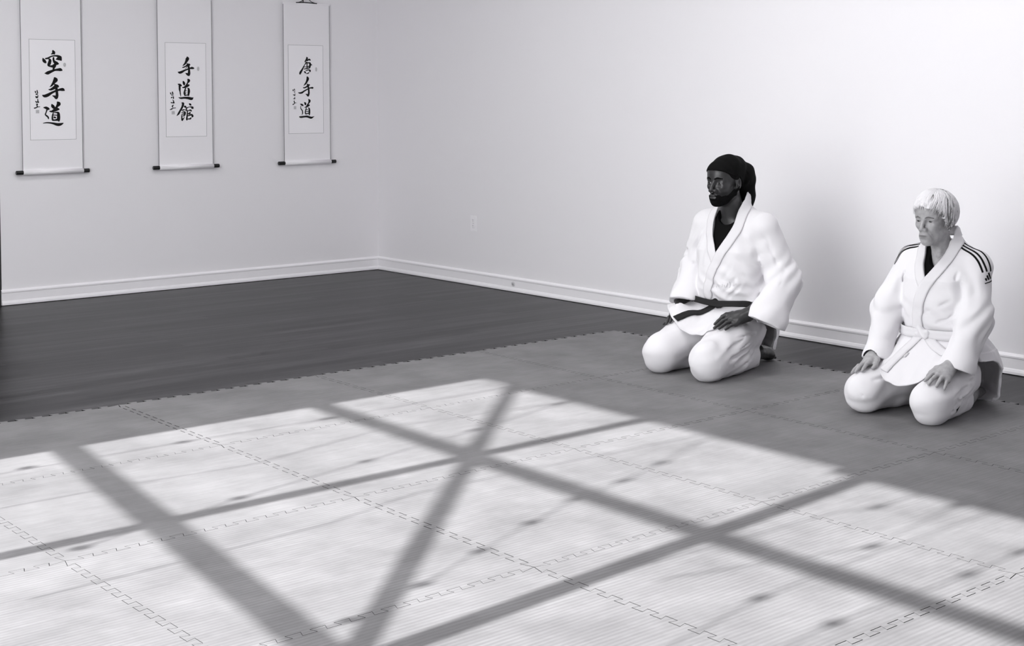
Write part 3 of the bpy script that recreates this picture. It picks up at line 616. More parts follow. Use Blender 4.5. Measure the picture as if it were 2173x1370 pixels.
def apron(name, cover, ys, fb, fe, ue, u0, m, parent, ny=64, ns=48, power=1.25, lift=None, th=.005, amp=.003):
    # front panel of a jacket hanging from the belt and draped over the thighs; returns its upper surface as a field too
    Y = np.linspace(ys[0], ys[-1], ny+1); S_ = np.linspace(0, 1, ns+1); FB = fb(Y); FE = np.interp(Y, ys, fe); UE = np.interp(Y, ys, ue)
    Fg = FB[:, None]+(FE-FB)[:, None]*S_[None]; Yg = np.repeat(Y[:, None], ns+1, 1); z = np.linspace(.42, .0, 106)
    T = np.zeros(Fg.shape)
    for j in range(ny+1):
        pts = np.stack([np.repeat(Fg[j], len(z)), np.repeat(Yg[j], len(z)), np.tile(z, ns+1)], 1).astype(f32); d = cover(Pts(pts)).reshape(ns+1, -1) < 0
        T[j] = np.where(d.any(1), z[d.argmax(1)], 0)
    base = u0+(UE-u0)[:, None]*S_[None]**(1/power); L = 0 if lift is None else lift(Fg, Yg)
    Ug = np.maximum(T+.007+L, base)
    for _ in range(14):
        e = np.pad(Ug, 1, mode='edge'); Ug = (e[:-2, 1:-1]+e[2:, 1:-1]+e[1:-1, :-2]+e[1:-1, 2:]+2*Ug)/6; Ug = np.maximum(Ug, T+.006+L)
    Ug = Ug + amp*(1+np.sin(Yg*75+Fg*25+1.5*np.sin(Fg*40)))*S_[None]*.7
    Ug = np.where(S_[None] < .04, np.maximum(Ug, u0-.004), Ug)
    bm = bmesh.new(); A = [[bm.verts.new((Fg[j, i], Yg[j, i], Ug[j, i])) for i in range(ns+1)] for j in range(ny+1)]; B = [[bm.verts.new((Fg[j, i]-.002, Yg[j, i], Ug[j, i]-th)) for i in range(ns+1)] for j in range(ny+1)]
    for j in range(ny):
        for i in range(ns): bm.faces.new([A[j][i], A[j][i+1], A[j+1][i+1], A[j+1][i]]); bm.faces.new([B[j][i], B[j+1][i], B[j+1][i+1], B[j][i+1]])
    for i in range(ns): bm.faces.new([A[0][i], B[0][i], B[0][i+1], A[0][i+1]]); bm.faces.new([A[ny][i], A[ny][i+1], B[ny][i+1], B[ny][i]])
    for j in range(ny): bm.faces.new([A[j][0], A[j+1][0], B[j+1][0], B[j][0]]); bm.faces.new([A[j][ns], B[j][ns], B[j+1][ns], A[j+1][ns]])
    from_bm(name, bm, m, parent, True)
    def field(P):
        jy = np.clip((P.y-Y[0])/(Y[-1]-Y[0])*ny, 0, ny-.001); j = jy.astype(int); a = jy-j
        f0 = FB[j]*(1-a)+FB[j+1]*a; f1 = FE[j]*(1-a)+FE[j+1]*a; si = np.clip((P.x-f0)/(f1-f0)*ns, 0, ns-.001); i = si.astype(int); c = si-i
        u = (Ug[j, i]*(1-a)+Ug[j+1, i]*a)*(1-c)+(Ug[j, i+1]*(1-a)+Ug[j+1, i+1]*a)*c
        return (P.z-u).astype(f32)*.8
    return field

# ================================================================== kneeling man with head wrap
def hull_top(fn, lo=.0, hi=.7):
    def top(f, l):
        z = np.linspace(hi, lo, 240); p = np.stack([np.full_like(z, f), np.full_like(z, l), z], 1).astype(f32); d = fn(Pts(p)); i = np.nonzero(d < 0)[0]
        return float(z[i[0]]) if len(i) else lo
    return top
def build_man():
    root = empty('person', (-.39, -1.23, MT), 'kneeling person in a loose white martial arts uniform with black belt and black head wrap', 'person', None, PI+math.radians(8))
    # --- trousers: two folded legs
    LEG = [(1, (-.12, .095, .195), (.295, .160, .102), (-.13, .115, .062)), (-1, (-.12, -.095, .195), (.26, -.160, .102), (-.13, -.115, .062))]
    def legs_raw(P, grow=0., k=.025):
        d = ell(P, (-.15, 0, .20), (.13, .19, .125))
        for s, hip, kn, an in LEG:
            th = chain(P, [hip, ((hip[0]+kn[0])/2, (hip[1]+kn[1])/2, .172), kn], [.112, .104, .088], .03)
            kn2 = (kn[0]+.0, kn[1], .085)
            sh = chain(P, [kn2, (.08, (kn[1]+an[1])/2+s*.012, .078), an], [.085, .080, .066], .02)
            g = sm(th, sh, .014); g = sm(g, rc(P, kn, kn2, .088, .085), .03)
            d = sm(d, g, k)
        return d-grow
    def trousers(P):
        d = legs_raw(P)
        for s, hip, kn, an in LEG:
            c = (.12, kn[1]+s*.07, .125)
            d = d + wr(P, .003, (30, 20*s, 120), c, .13, 1.3, .4+s) + wr(P, .0035, (70, 0, 95), (kn[0]-.06, kn[1]+s*.06, .15), .08, 1.5, 2*s)
            d = d + wr(P, .0025, (120, 0, 60), (an[0]+.1, an[1]+s*.05, .06), .09, 1.2, 1.1)
        for a, b2, w, dp in [((.0, .235, .150), (.24, .245, .105), .012, .018), ((.10, .235, .19), (.25, .235, .15), .010, .007), ((.06, .235, .165), (.20, .245, .135), .009, .006), ((-.02, .22, .20), (.16, .235, .20), .012, .006),
                             ((-.05, .20, .10), (.10, .235, .06), .010, .006), ((.26, .22, .09), (.14, .245, .075), .010, .006), ((.14, .07, .19), (.26, .095, .13), .012, .007), ((.12, -.06, .15), (.28, -.08, .10), .012, .008), ((.10, -.06, .11), (.26, -.09, .07), .010, .007), ((.33, -.10, .19), (.20, -.06, .21), .012, .006)]: d = d + cr(P, a, b2, w*.75, dp*2.0)
        d = d + wr(P, .0022, (38, 30, 45), warp=2.2)
        d = np.maximum(d, -(P.x+.145 + .02*np.sin(P.y*60)))          # trouser hems
        return np.maximum(d, .001-P.z)
    # --- torso of the jacket
    TAB = [(.06, -.14, .16, .19), (.16, -.14, .155, .195), (.26, -.14, .148, .187), (.325, -.135, .122, .166), (.35, -.135, .142, .182), (.40, -.125, .150, .180), (.50, -.13, .152, .185), (.60, -.14, .146, .195), (.68, -.15, .126, .190), (.74, -.155, .10, .17), (.79, -.16, .08, .11), (.83, -.158, .068, .075), (.875, -.160, .062, .064)]
    SL = {1: [(-.155, .175, .715), (-.185, .282, .455), (-.02, .285, .268)], -1: [(-.150, -.175, .715), (-.155, -.245, .475), (-.02, -.222, .325)]}
    SR = [.080, .083, .094]; SRR = [.080, .078, .076]; CUT = {1: np.array([.36, -.22, -.90]), -1: np.array([.45, .12, -.88])}
    def torso(P):
        d = loft(P, TAB)
        for s in (1, -1): d = sm(d, rc(P, (-.155, s*.05, .765), (-.155, s*.17, .718), .055, .080), .05)
        return d
    def sleeve(P, s, g=0., long=False):
        pts = SL[s]; n = CUT[s]/np.linalg.norm(CUT[s])
        end = np.array(pts[2])+n*.1
        R_ = SR if s > 0 else SRR; d = chain(P, [pts[0], pts[1], pts[2], end], [R_[0], R_[1], R_[2], R_[2]], .05)
        if not long: d = np.maximum(d, (P.p-np.asarray(pts[2], f32))@n.astype(f32)-.012)
        return d
    def jacket_base(P): return U(.016, np.maximum(torso(P), .335-P.z), sleeve(P, 1), sleeve(P, -1))
    def lap(P): return U(.06, legs_raw(P, .006, .13), loft(P, TAB)+.004)
    def jfold(P):
        d = wr(P, .0022, (25, 32, 30), warp=2.4, ph=.7)
        for s in (1, -1):
            d = d + wr(P, .0075, (55, -40*s, 75), SL[s][1], .12, 1.2, .5*s) + wr(P, .006, (20, 90*s, 40), (-.05, s*.17, .62), .09, 1.0, 1.0)
            d = d + wr(P, .006, (60, 30*s, 40), (-.07, s*.27, .38), .10, 1.4, 2.0)
        for a, b2, w, dp in [((-.02, .165, .69), (-.045, .185, .56), .010, .010), ((-.05, .19, .56), (-.12, .20, .53), .010, .010), ((-.10, .21, .70), (-.12, .30, .52), .022, .008), ((-.12, .33, .50), (-.03, .31, .36), .018, .009),
                             ((-.17, .36, .47), (-.06, .34, .33), .016, .009), ((.02, .13, .60), (.025, .05, .46), .016, .006), ((.01, .16, .52), (.02, .06, .40), .014, .007), ((-.01, .16, .45), (.015, .07, .365), .012, .007),
                             ((-.02, -.16, .69), (-.04, -.18, .55), .010, .010), ((-.08, -.21, .52), (-.06, -.24, .38), .014, .010), ((-.10, -.25, .60), (-.10, -.33, .47), .018, .008), ((-.07, -.30, .46), (.0, -.26, .36), .014, .008)]: d = d + cr(P, a, b2, w*.75, dp*2.0)
        d = d + wr(P, .006, (10, 40, 105), (-.02, .04, .375), .13, 1.3, .2) + wr(P, .005, (0, 70, 60), (-.06, .14, .42), .1, 1.3, 1.5)
        return d
    def vcut(P):                                                      # the V opening: a wedge seen from the front
        hw = np.interp(P.z, [.545, .57, .67, .76, .82, .9], [-.02, .004, .052, .074, .066, .060]); c = np.interp(P.z, [.58, .9], [-.004, 0])
        return np.maximum(np.abs(P.y-c)-hw, -(P.x+.165))
    def jacket(P):
        d = jacket_base(P) + jfold(P)
        d = np.maximum(d, -vcut(P))
        d = np.maximum(d, -rc(P, (-.155, 0, .66), (-.150, 0, 1.0), .055, .056)); d = np.maximum(d, -rc(P, (-.155, 0, .875), (-.155, 0, 1.0), .085, .085))
        for s in (1, -1):                                             # hollow cuffs
            q = SL[s]; m = np.array(q[1])*.30+np.array(q[2])*.70; n = CUT[s]/np.linalg.norm(CUT[s])
            d = np.maximum(d, -rc(P, m, np.array(q[2])+n*.12, (SR if s > 0 else SRR)[2]-.014, (SR if s > 0 else SRR)[2]-.012))
        return d
    def skirt(P):                                                     # the jacket below the belt, spread over the thighs
        d0 = lap(P) + wr(P, .004, (45, 60, 0), (.05, .0, .22), .14, 1.3, .9) + wr(P, .003, (20, 55, 20), warp=1.8)
        d = np.abs(d0-.010)-.0045
        # front edge, side slits, back tail
        fe = np.interp(P.y, [-.30, -.215, -.16, -.05, .0, .05, .10, .16, .26], [.06, .155, .205, .165, .155, .13, .075, .05, .02])
        front = np.maximum(P.x-fe, .11-P.z)
        side = np.maximum(np.maximum(-P.x-.02, 0), 0)
        hem = np.interp(P.x, [-.40, -.235, -.20, -.18, -.15, -.10, .05], [.085, .085, .09, .20, .235, .25, .255])
        keep = np.maximum(P.x+.035, hem-P.z)
        d = np.maximum(d, keep); return np.maximum(d, P.z-.36)
    def outer(P): return trousers(P)-.006
    sdf_obj('trousers', trousers, (-.34, -.36, -.02), (.44, .36, .36), .004, M['pants'], root, 2)
    jk = sdf_obj('jacket', jacket, (-.36, -.44, .14), (.16, .44, .92), .0036, M['gi'], root, 2)
    sdf_obj('jacket_skirt', skirt, (-.36, -.36, .05), (.30, .36, .39), .0028, M['gi'], jk)
    jb = lambda P: jacket_base(P) + jfold(P)
    fbm = lambda y: -.138+.118*np.sqrt(np.clip(1-(y/.20)**2, .02, 1))
    asf = apron('jacket_front', trousers, [-.245, -.205, -.15, -.08, -.02, .03, .08, .12, .15, .175], fbm, [.105, .15, .185, .205, .20, .195, .21, .22, .165, .09], [.315, .30, .25, .21, .195, .195, .20, .22, .24, .26], .335, M['gi'], jk,
                lift=lambda F, Y: .060*np.exp(-(((F-.105)/.09)**2+((Y+.20)/.065)**2)))
    # collar band: right side first, the left side overlaps it
    nk = lambda P: U(.02, jb(P), rc(P, (-.155, 0, .76), (-.150, 0, .90), .064, .060))
    surf_strip('lapel', nk, [(-.19, -.050, .868), (-.15, -.070, .84), (-.10, -.088, .775), (-.045, -.080, .70), (.0, -.045, .62), (.02, -.012, .55)], .046, .0045, M['gi2'], jk, .001, 46, 6)
    surf_strip('lapel', nk, [(-.212, -.03, .868), (-.216, .0, .87), (-.208, .035, .87), (-.175, .062, .868), (-.14, .076, .825), (-.10, .088, .765), (-.045, .076, .69), (.0, .042, .62), (.02, .008, .56), (.02, -.030, .47), (.0, -.050, .37), (.0, -.054, .345)], .052, .0048, M['gi2'], jk, .003, 70, 6)
    # pale raised embroidery along the hem of the chest panel (not legible in the photograph)
    for i in range(12):
        y0 = -.04+i*.0145; z0 = .415+.0015*i; hh = (.016, .012, .016, .010)[i % 4]
        surf_strip('embroidery', jb, [(.03, y0, z0), (.03, y0+(.0015, -.001, .002)[i % 3], z0+hh)], .0075, .0009, M['gi2'], jk, .0, 6, 2)
    # belt
    jl = lambda P: U(.02, np.maximum(jb(P), .30-P.z), loft(P, TAB))
    bl = lambda P: lap(P)-.017
    ring = [(-.135+.13*math.cos(a)*1.0, .175*math.sin(a), .334-.014*math.cos(a)) for a in np.linspace(-PI, PI, 33)]
    be = surf_strip('belt', bl, ring, .036, .004, M['bbelt'], root, .004, 96, 3)
    surf_strip('belt_tail', asf, [(.005, -.02, .335), (.05, -.055, .31), (.10, -.09, .285), (.145, -.12, .26), (.17, -.138, .245)], .040, .004, M['bbelt'], be, .003, 24, 3)
    sdf_obj('knot', lambda P: U(.006, rc(P, (.0, -.030, .338), (.006, .018, .326), .017, .015), rc(P, (.008, -.010, .345), (.010, .006, .318), .012, .011)) + wr(P, .002, (100, 80, 100)), (-.03, -.07, .28), (.07, .07, .38), .0025, M['bbelt'], be)
    # tee shirt inside the V
    def tee(P):
        d = torso(P)+.012; d = np.maximum(d, -(P.x+.20)); d = np.maximum(d, .50-P.z); d = np.maximum(d, P.z-.80)
        return np.maximum(d, -ell(P, (-.10, 0, .80), (.09, .068, .075)))
    sdf_obj('shirt', tee, (-.22, -.20, .48), (.06, .20, .84), .005, M['tee'], root)
    # --- body
    HO, HS, HY, HP = (-.060, 0, .954), 1.0, math.radians(-3), math.radians(2)
    top = hull_top(outer)
    HL = hand_pts((.045, .215, .300), (.22, -.10), -1, top, 1.05, .05, .006, .002)
    HR = hand_pts((.03, -.228, .290), (.16, .055), 1, top, 1.0, .06, .006, .002)
    FT = {1: ((-.16, .110, .072), (-.325, .085, .040)), -1: ((-.16, -.110, .072), (-.30, -.075, .040))}
    def body(P):
        d = head_sdf(P, HO, HS, HY, HP, False)
        d = U(.03, d, rc(P, (-.085, 0, .90), (-.145, 0, .76), .058, .062))
        d = U(.04, d, loft(P, [(.18, -.14, .11, .14), (.32, -.14, .09, .13), (.5, -.14, .11, .165), (.66, -.15, .10, .175), (.74, -.155, .06, .12)]))
        for s, H in ((1, HL), (-1, HR)):
            q = SL[s]; el = np.array(q[1])+(0, 0, -.02)
            arm = chain(P, [(-.15, s*.17, .70), el, H['wrist']], [.055, .043, .027], .02)
            d = sm(d, sm(arm, hand_sdf(P, H), .015), .03)
            lg = LEG[0 if s > 0 else 1]
            g = U(.02, rc(P, lg[1], lg[2], .075, .055), rc(P, (lg[2][0]-.02, lg[2][1], .08), lg[3], .05, .04), rc(P, (.27, lg[2][1], .10), (.26, lg[2][1], .07), .05, .05))
            hl, bl_ = FT[s]
            ft = U(.025, rc(P, lg[3], hl, .040, .040), ell(P, (-.185, hl[1], .075), (.045, .034, .040)), rc(P, (-.19, hl[1], .06), bl_, .032, .030), rc(P, (bl_[0], bl_[1]-s*.022, .035), (bl_[0], bl_[1]+s*.025, .033), .026, .022))
            for k in range(5):
                y = bl_[1]-s*(.028-.0145*k); rr = [.0125, .0095, .009, .0085, .008][k]
                ft = sm(ft, rc(P, (bl_[0]-.015, y, .028), (bl_[0]-.052+.005*k, y, .016), rr, rr*.9), .006)
            d = sm(d, sm(g, ft, .02), .03)
        return np.maximum(d, .001-P.z)
    bd = sdf_obj('body', body, (-.42, -.36, -.01), (.40, .36, 1.10), .0028, M['skinD'], root)
    hf = head_frame(HO, HS, HY, HP); hm = np.array(Matrix.Rotation(HY, 3, 'Z') @ Matrix.Rotation(HP, 3, 'Y'))
    def pig(c):
        q = (c-np.array(HO))@hm/HS; g = lambda x: 1/(1+np.exp(-np.clip(x, -30, 30)))
        lip = g(9*(1-((q[:, 1]/.0235)**2+((q[:, 2]+.0725)/.0125)**2)))*(q[:, 0] > .08)
        line = np.interp(q[:, 0], [-.02, .02, .05, .075, .12], [.01, -.014, -.036, -.047, -.052])
        stub = g((line-q[:, 2]+.006*np.sin(q[:, 0]*190)*np.sin(q[:, 2]*170))/.007)*(q[:, 2] > -.13)*(q[:, 0] > -.02)*g((q[:, 2]+.118-.35*np.maximum(.05-q[:, 0], 0))/.006)
        return (1-.72*stub)*(1-lip)+1.25*lip
    tone(bd, pig); eyes(bd, hf, HS)
    hd = lambda P: head_sdf(P, HO, HS, HY, HP, False)
    def hloc(P): return Pts(((P.p-np.asarray(HO, f32))@hm.astype(f32))/HS)
    def beard(P):
        q = hloc(P); d = hd(P)-.0020 + .001*np.sin(q.x*900+q.z*700)
        # cheek line from the sideburn down to the moustache, open round the mouth
        line = np.interp(q.x, [-.02, .02, .05, .075, .12], [-.012, -.046, -.066, -.066, -.062])
        k = np.maximum(q.z-line+.004*np.sin(q.x*150+q.z*90)*np.sin(q.x*60), -(q.x+.012))
        mouth = 1-np.sqrt((q.y/.021)**2+((q.z+.0735)/.0095)**2)
        k = np.maximum(k, np.where(q.x > .07, mouth*.02, -1))
        k = np.maximum(k, -(q.z+.125))
        neck = np.maximum(-(q.z+.098), q.x-.045); 
        return np.maximum(np.maximum(d, k), -.006-d+.0)
    def moust(P):
        q = hloc(P); A = Pts(np.stack([q.x, np.abs(q.y), q.z], 1))
        return np.maximum(rc(A, (.098, .002, -.0565), (.084, .031, -.067), .0055, .0035)*HS, -(hd(P)+.004))
    sdf_obj('beard', beard, (-.16, -.11, .80), (.08, .11, .99), .0024, M['beard'], root)
    sdf_obj('moustache', moust, (-.05, -.06, .86), (.08, .06, .92), .0018, M['beard'], root)
    for s in (1, -1):
        surf_strip('eyebrow', hd, [hf((.095, s*.011, .0195)), hf((.092, s*.028, .0250)), hf((.075, s*.048, .0205))], [.006, .009, .004], .0022, M['beard'], root, -.0004, 14, 3)
    # --- head wrap: tight over the skull, long bag of cloth hanging at the back
    def wrap(P):
        q = hloc(P)
        cap = np.minimum(hd(P), ell(q, (-.018, 0, .040), (.100, .079, .088)))-.0055
        edge = np.interp(q.x, [-.2, -.045, -.030, -.015, .005, .03, .055, .08, .1], [-.10, -.060, .008, .024, .010, .022, .046, .060, .066])
        cap = np.maximum(cap, edge-q.z)
        bag = U(.035, ell(q, (-.045, 0, .062), (.088, .074, .070)), ell(q, (-.128, 0, .015), (.076, .072, .082)), rc(q, (-.142, 0, .0), (-.168, 0, -.09), .064, .050), rc(q, (-.168, 0, -.09), (-.172, 0, -.135), .050, .034))
        bag = bag + wr(q, .0035, (60, 0, 45), warp=1.4) + wr(q, .003, (0, 80, 30), warp=1.2) + cr(q, (-.06, .06, .10), (-.12, .075, -.02), .007, .006) + cr(q, (-.02, .05, .115), (-.10, .07, .06), .007, .005)
        bag = np.maximum(bag, -(rc(q, (-.02, 0, -.03), (-.04, 0, -.15), .078, .060)))
        return U(.018, cap, bag)
    sdf_obj('head_wrap', wrap, (-.33, -.13, .76), (.06, .13, 1.12), .003, M['wrap'], root)
    surf_strip('wrap_band', wrap, [hf((.096, -.03, .060)), hf((.103, 0, .062)), hf((.094, .032, .060)), hf((.062, .062, .052)), hf((.03, .076, .040)), hf((.0, .083, .030))], .008, .0012, M['wrap'], root, .0, 40, 2)

def build_woman():
    root = empty('person', (-.34, -2.53, MT), 'kneeling person with short white hair, white belt and black shoulder stripes', 'person', None, PI+math.radians(5))
    LEG = [(1, (-.10, .09, .165), (.288, .150, .092), (-.12, .10, .050)), (-1, (-.10, -.09, .165), (.278, -.190, .092), (-.12, -.10, .050))]
    def legs_raw(P, grow=0., k=.02):
        d = ell(P, (-.12, 0, .175), (.125, .185, .115))
        for s, hip, kn, an in LEG:
            th = chain(P, [hip, ((hip[0]+kn[0])/2, (hip[1]+kn[1])/2, .144), kn], [.105, .096, .081], .03)
            kn2 = (kn[0]-.005, kn[1], .076)
            sh = chain(P, [kn2, (.10, (kn[1]+an[1])/2+s*.010, .066), an], [.076, .068, .058], .02)
            g = sm(th, sh, .010); g = sm(g, rc(P, kn, kn2, .081, .077), .03)
            d = sm(d, g, k)
        return d-grow
    def trousers(P):
        d = legs_raw(P)
        for s, hip, kn, an in LEG:
            d = d + wr(P, .0025, (35, 15*s, 120), (.12, kn[1]+s*.075, .10), .10, 1.3, .9+s) + wr(P, .003, (95, 20, 60), (kn[0]-.10, kn[1]+s*.07, .07), .07, 1.2, 2.2*s, True)
        for a, b2, w, dp in [((.02, .225, .125), (.22, .23, .075), .011, .012), ((.10, .225, .15), (.24, .225, .11), .009, .006), ((.12, .235, .06), (.20, .225, .10), .008, .007), ((.0, .22, .16), (.14, .225, .165), .012, .006), ((.29, .215, .06), (.20, .23, .05), .009, .006),
                             ((.10, -.09, .12), (.26, -.12, .075), .010, .012), ((.30, -.13, .15), (.22, -.10, .16), .012, .006), ((.27, -.12, .07), (.36, -.15, .09), .009, .007)]: d = d + cr(P, a, b2, w*.75, dp*2.0)
        d = d + wr(P, .0022, (34, 33, 40), warp=2.2, ph=1.3)
        d = np.maximum(d, -(P.x+.05+.015*np.sin(P.y*70)))
        return np.maximum(d, .001-P.z)
    TAB = [(.05, -.14, .17, .20), (.15, -.125, .160, .195), (.26, -.09, .145, .182), (.33, -.06, .128, .166), (.36, -.052, .126, .164), (.42, -.045, .138, .168), (.50, -.045, .142, .172), (.58, -.055, .138, .177), (.64, -.07, .115, .168), (.69, -.085, .085, .14), (.73, -.09, .066, .085), (.765, -.088, .058, .060), (.80, -.09, .052, .052)]
    SL = {1: [(-.075, .162, .640), (.01, .200, .43), (.125, .186, .222)], -1: [(-.075, -.162, .640), (.025, -.228, .43), (.145, -.205, .222)]}
    SR = [.068, .070, .066]; SRR = [.068, .068, .058]; CUT = {1: np.array([.32, -.12, -.94]), -1: np.array([.32, .06, -.94])}
    def torso(P):
        d = loft(P, TAB)
        for s in (1, -1): d = sm(d, rc(P, (-.085, s*.045, .690), (-.08, s*.155, .645), .050, .070), .045)
        return d
    def sleeve(P, s, g=0.):
        pts = SL[s]; n = CUT[s]/np.linalg.norm(CUT[s]); end = np.array(pts[2])+n*.1
        R_ = SR if s > 0 else SRR; d = chain(P, [pts[0], pts[1], pts[2], end], [R_[0], R_[1], R_[2], R_[2]], .05)
        return np.maximum(d, (P.p-np.asarray(pts[2], f32))@n.astype(f32)-.010)
    def jacket_base(P): return U(.016, np.maximum(torso(P), .345-P.z), sleeve(P, 1), sleeve(P, -1))
    def lap(P): return U(.06, legs_raw(P, .006, .14), loft(P, TAB)+.004)
    def jfold(P):
        d = wr(P, .0022, (25, 32, 28), warp=2.4, ph=2.1)
        for s in (1, -1):
            d = d + wr(P, .0065, (55, -40*s, 75), SL[s][1], .10, 1.2, .9*s) + wr(P, .0075, (15, 95*s, 45), (.02, s*.155, .545), .065, 1.0, .5)
            d = d + wr(P, .005, (60, 30*s, 45), (.03, s*.235, .34), .09, 1.4, 1.0)
        for a, b2, w, dp in [((.02, .150, .60), (.0, .175, .50), .009, .012), ((.035, .13, .62), (.05, .10, .52), .012, .006), ((-.03, .17, .60), (-.06, .22, .50), .014, .007), ((-.05, .29, .46), (.05, .26, .32), .016, .008), ((.0, .20, .42), (.06, .19, .32), .014, .008),
                             ((.03, -.14, .60), (.0, -.17, .48), .010, .011), ((-.02, -.20, .58), (-.03, -.27, .47), .014, .007), ((.0, -.23, .46), (.08, -.19, .36), .014, .009), ((.02, -.28, .44), (.10, -.24, .33), .013, .007), ((.075, .12, .50), (.085, .0, .44), .014, .006), ((.06, .14, .44), (.075, .04, .39), .012, .006)]: d = d + cr(P, a, b2, w*.75, dp*2.0)
        return d + wr(P, .004, (10, 30, 100), (.06, .05, .40), .10, 1.3, .2)
    def vcut(P):
        hw = np.interp(P.z, [.56, .585, .65, .71, .76, .85], [-.02, .002, .034, .056, .058, .054]); c = np.interp(P.z, [.58, .9], [-.012, -.004])
        return np.maximum(np.abs(P.y-c)-hw, -(P.x+.10))
    def jacket(P):
        d = jacket_base(P) + jfold(P)
        d = np.maximum(d, -vcut(P)); d = np.maximum(d, -rc(P, (-.088, 0, .60), (-.080, 0, .9), .047, .048)); d = np.maximum(d, -rc(P, (-.088, 0, .80), (-.088, 0, .95), .078, .078))
        for s in (1, -1):
            q = SL[s]; m = np.array(q[1])*.30+np.array(q[2])*.70; n = CUT[s]/np.linalg.norm(CUT[s])
            d = np.maximum(d, -rc(P, m, np.array(q[2])+n*.12, (SR if s > 0 else SRR)[2]-.014, (SR if s > 0 else SRR)[2]-.012))
        return d
    def skirt(P):
        d0 = lap(P) + wr(P, .004, (40, 60, 0), (.13, 0, .2), .14, 1.3, .9) + wr(P, .003, (20, 50, 20), warp=1.8)
        d = np.abs(d0-.010)-.0045
        fe = np.interp(P.y, [-.30, -.23, -.19, -.14, -.10, -.02, .05, .10, .15, .20, .28], [.03, .05, .11, .20, .25, .27, .265, .25, .21, .12, .03])
        hem = np.interp(P.x, [-.40, -.235, -.20, -.175, -.14, -.08, .05], [.015, .015, .02, .17, .21, .23, .235])
        d = np.maximum(d, np.maximum(P.x+.0, hem-P.z)); return np.maximum(d, P.z-.37)
    def outer(P): return trousers(P)-.005
    tr = sdf_obj('trousers', trousers, (-.30, -.36, -.02), (.44, .36, .33), .004, M['pants'], root, 2)
    jk = sdf_obj('jacket', jacket, (-.28, -.40, .12), (.20, .40, .85), .0036, M['gi'], root, 2)
    sdf_obj('jacket_skirt', skirt, (-.36, -.36, .0), (.34, .36, .40), .0028, M['gi'], jk)
    jb = lambda P: jacket_base(P) + jfold(P)
    fbm = lambda y: -.06+.128*np.sqrt(np.clip(1-(y/.19)**2, .02, 1))
    asf = apron('jacket_front', trousers, [-.175, -.145, -.12, -.08, -.03, .03, .08, .12, .165], fbm, [.08, .20, .262, .285, .29, .285, .262, .215, .10], [.22, .20, .175, .15, .138, .140, .165, .19, .22], .345, M['gi'], jk)
    nk = lambda P: U(.02, jb(P), rc(P, (-.080, 0, .70), (-.066, 0, .82), .054, .052))
    surf_strip('lapel', nk, [(-.115, -.045, .778), (-.085, -.064, .755), (-.04, -.076, .71), (.02, -.066, .655), (.07, -.038, .60), (.09, -.008, .55)], .044, .0045, M['gi2'], jk, .001, 46, 6)
    surf_strip('lapel', nk, [(-.118, -.032, .782), (-.124, .0, .785), (-.114, .034, .785), (-.085, .054, .78), (-.070, .068, .745), (-.03, .074, .70), (.03, .056, .645), (.075, .026, .595), (.095, -.004, .545), (.097, -.030, .46), (.08, -.040, .38), (.078, -.043, .352)], .052, .0048, M['gi2'], jk, .003, 70, 6)
    for s in (1, -1):
        for k in range(3):                                            # three stripes from the collar over the shoulder
            x = -.028-.024*k
            surf_strip('shoulder_stripe', jb, [(x-.012, s*.066, .745), (x-.004, s*.105, .735), (x, s*.150, .712), (x+.008, s*.198, .672), (x+.012, s*.225, .625)], .0088, .0012, M['stripe'], jk, .0002, 30, 2)
    # triangular mark of three slanting bars on the near sleeve, small line of text below
    for k in range(3):
        x = -.036+.019*(k-1)*-1
        L = [.011, .019, .027][k]
        surf_strip('sleeve_logo', jb, [(-.026-.016*k, .236, .588+.003*k), (-.022-.012*k, .234, .588+.003*k+L)], .0095, .0012, M['stripe'], jk, .0002, 8, 2)
    surf_strip('sleeve_logo', jb, [(-.012, .238, .578), (-.040, .238, .580), (-.070, .236, .584)], .004, .0012, M['stripe'], jk, .0002, 10, 1)
    # white belt with a square knot and two tails
    bl = lambda P: lap(P)-.015
    be = surf_strip('belt', bl, [(-.055+.13*math.cos(a), .17*math.sin(a), .348-.004*math.cos(a)) for a in np.linspace(-PI, PI, 33)], .044, .004, M['wbelt'], root, .004, 96, 3)
    sdf_obj('knot', lambda P: U(.004, rc(P, (.078, -.034, .366), (.090, .002, .332), .017, .014), rc(P, (.082, -.040, .340), (.088, .012, .352), .012, .014))+wr(P, .0018, (120, 90, 120)), (.05, -.07, .30), (.14, .06, .40), .0025, M['wbelt'], be)
    surf_strip('belt_tail', asf, [(.080, -.030, .345), (.115, -.055, .31), (.155, -.080, .27), (.20, -.098, .23), (.25, -.108, .19)], .042, .004, M['wbelt'], be, .003, 30, 3)
    surf_strip('belt_tail', asf, [(.080, .0, .345), (.10, .035, .32), (.115, .075, .30), (.12, .12, .28)], .042, .004, M['wbelt'], be, .003, 24, 3)
    surf_strip('belt_label', asf, [(.150, -.052, .27), (.168, -.060, .25)], .016, .001, M['seal'], be, .003, 6, 2)
    # dark printed marks low on the near trouser leg
    surf_strip('trouser_mark', trousers, [(.155, .245, .052), (.19, .245, .040)], [.012, .020], .001, M['stripe'], tr, .0003, 8, 2)
    surf_strip('trouser_mark', trousers, [(.135, .245, .095), (.15, .245, .090)], .008, .001, M['seal'], tr, .0003, 6, 2)
    def tee(P):
        d = torso(P)+.012; d = np.maximum(d, -(P.x+.13)); d = np.maximum(d, .52-P.z); d = np.maximum(d, P.z-.75)
        return np.maximum(d, -ell(P, (-.010, .012, .72), (.09, .048, .095)))
    sdf_obj('shirt', tee, (-.15, -.19, .50), (.12, .19, .78), .005, M['tee'], root)
    # --- body
    HO, HS, HY, HP = (.018, 0, .850), .93, math.radians(-2), math.radians(5)
    top = hull_top(outer)
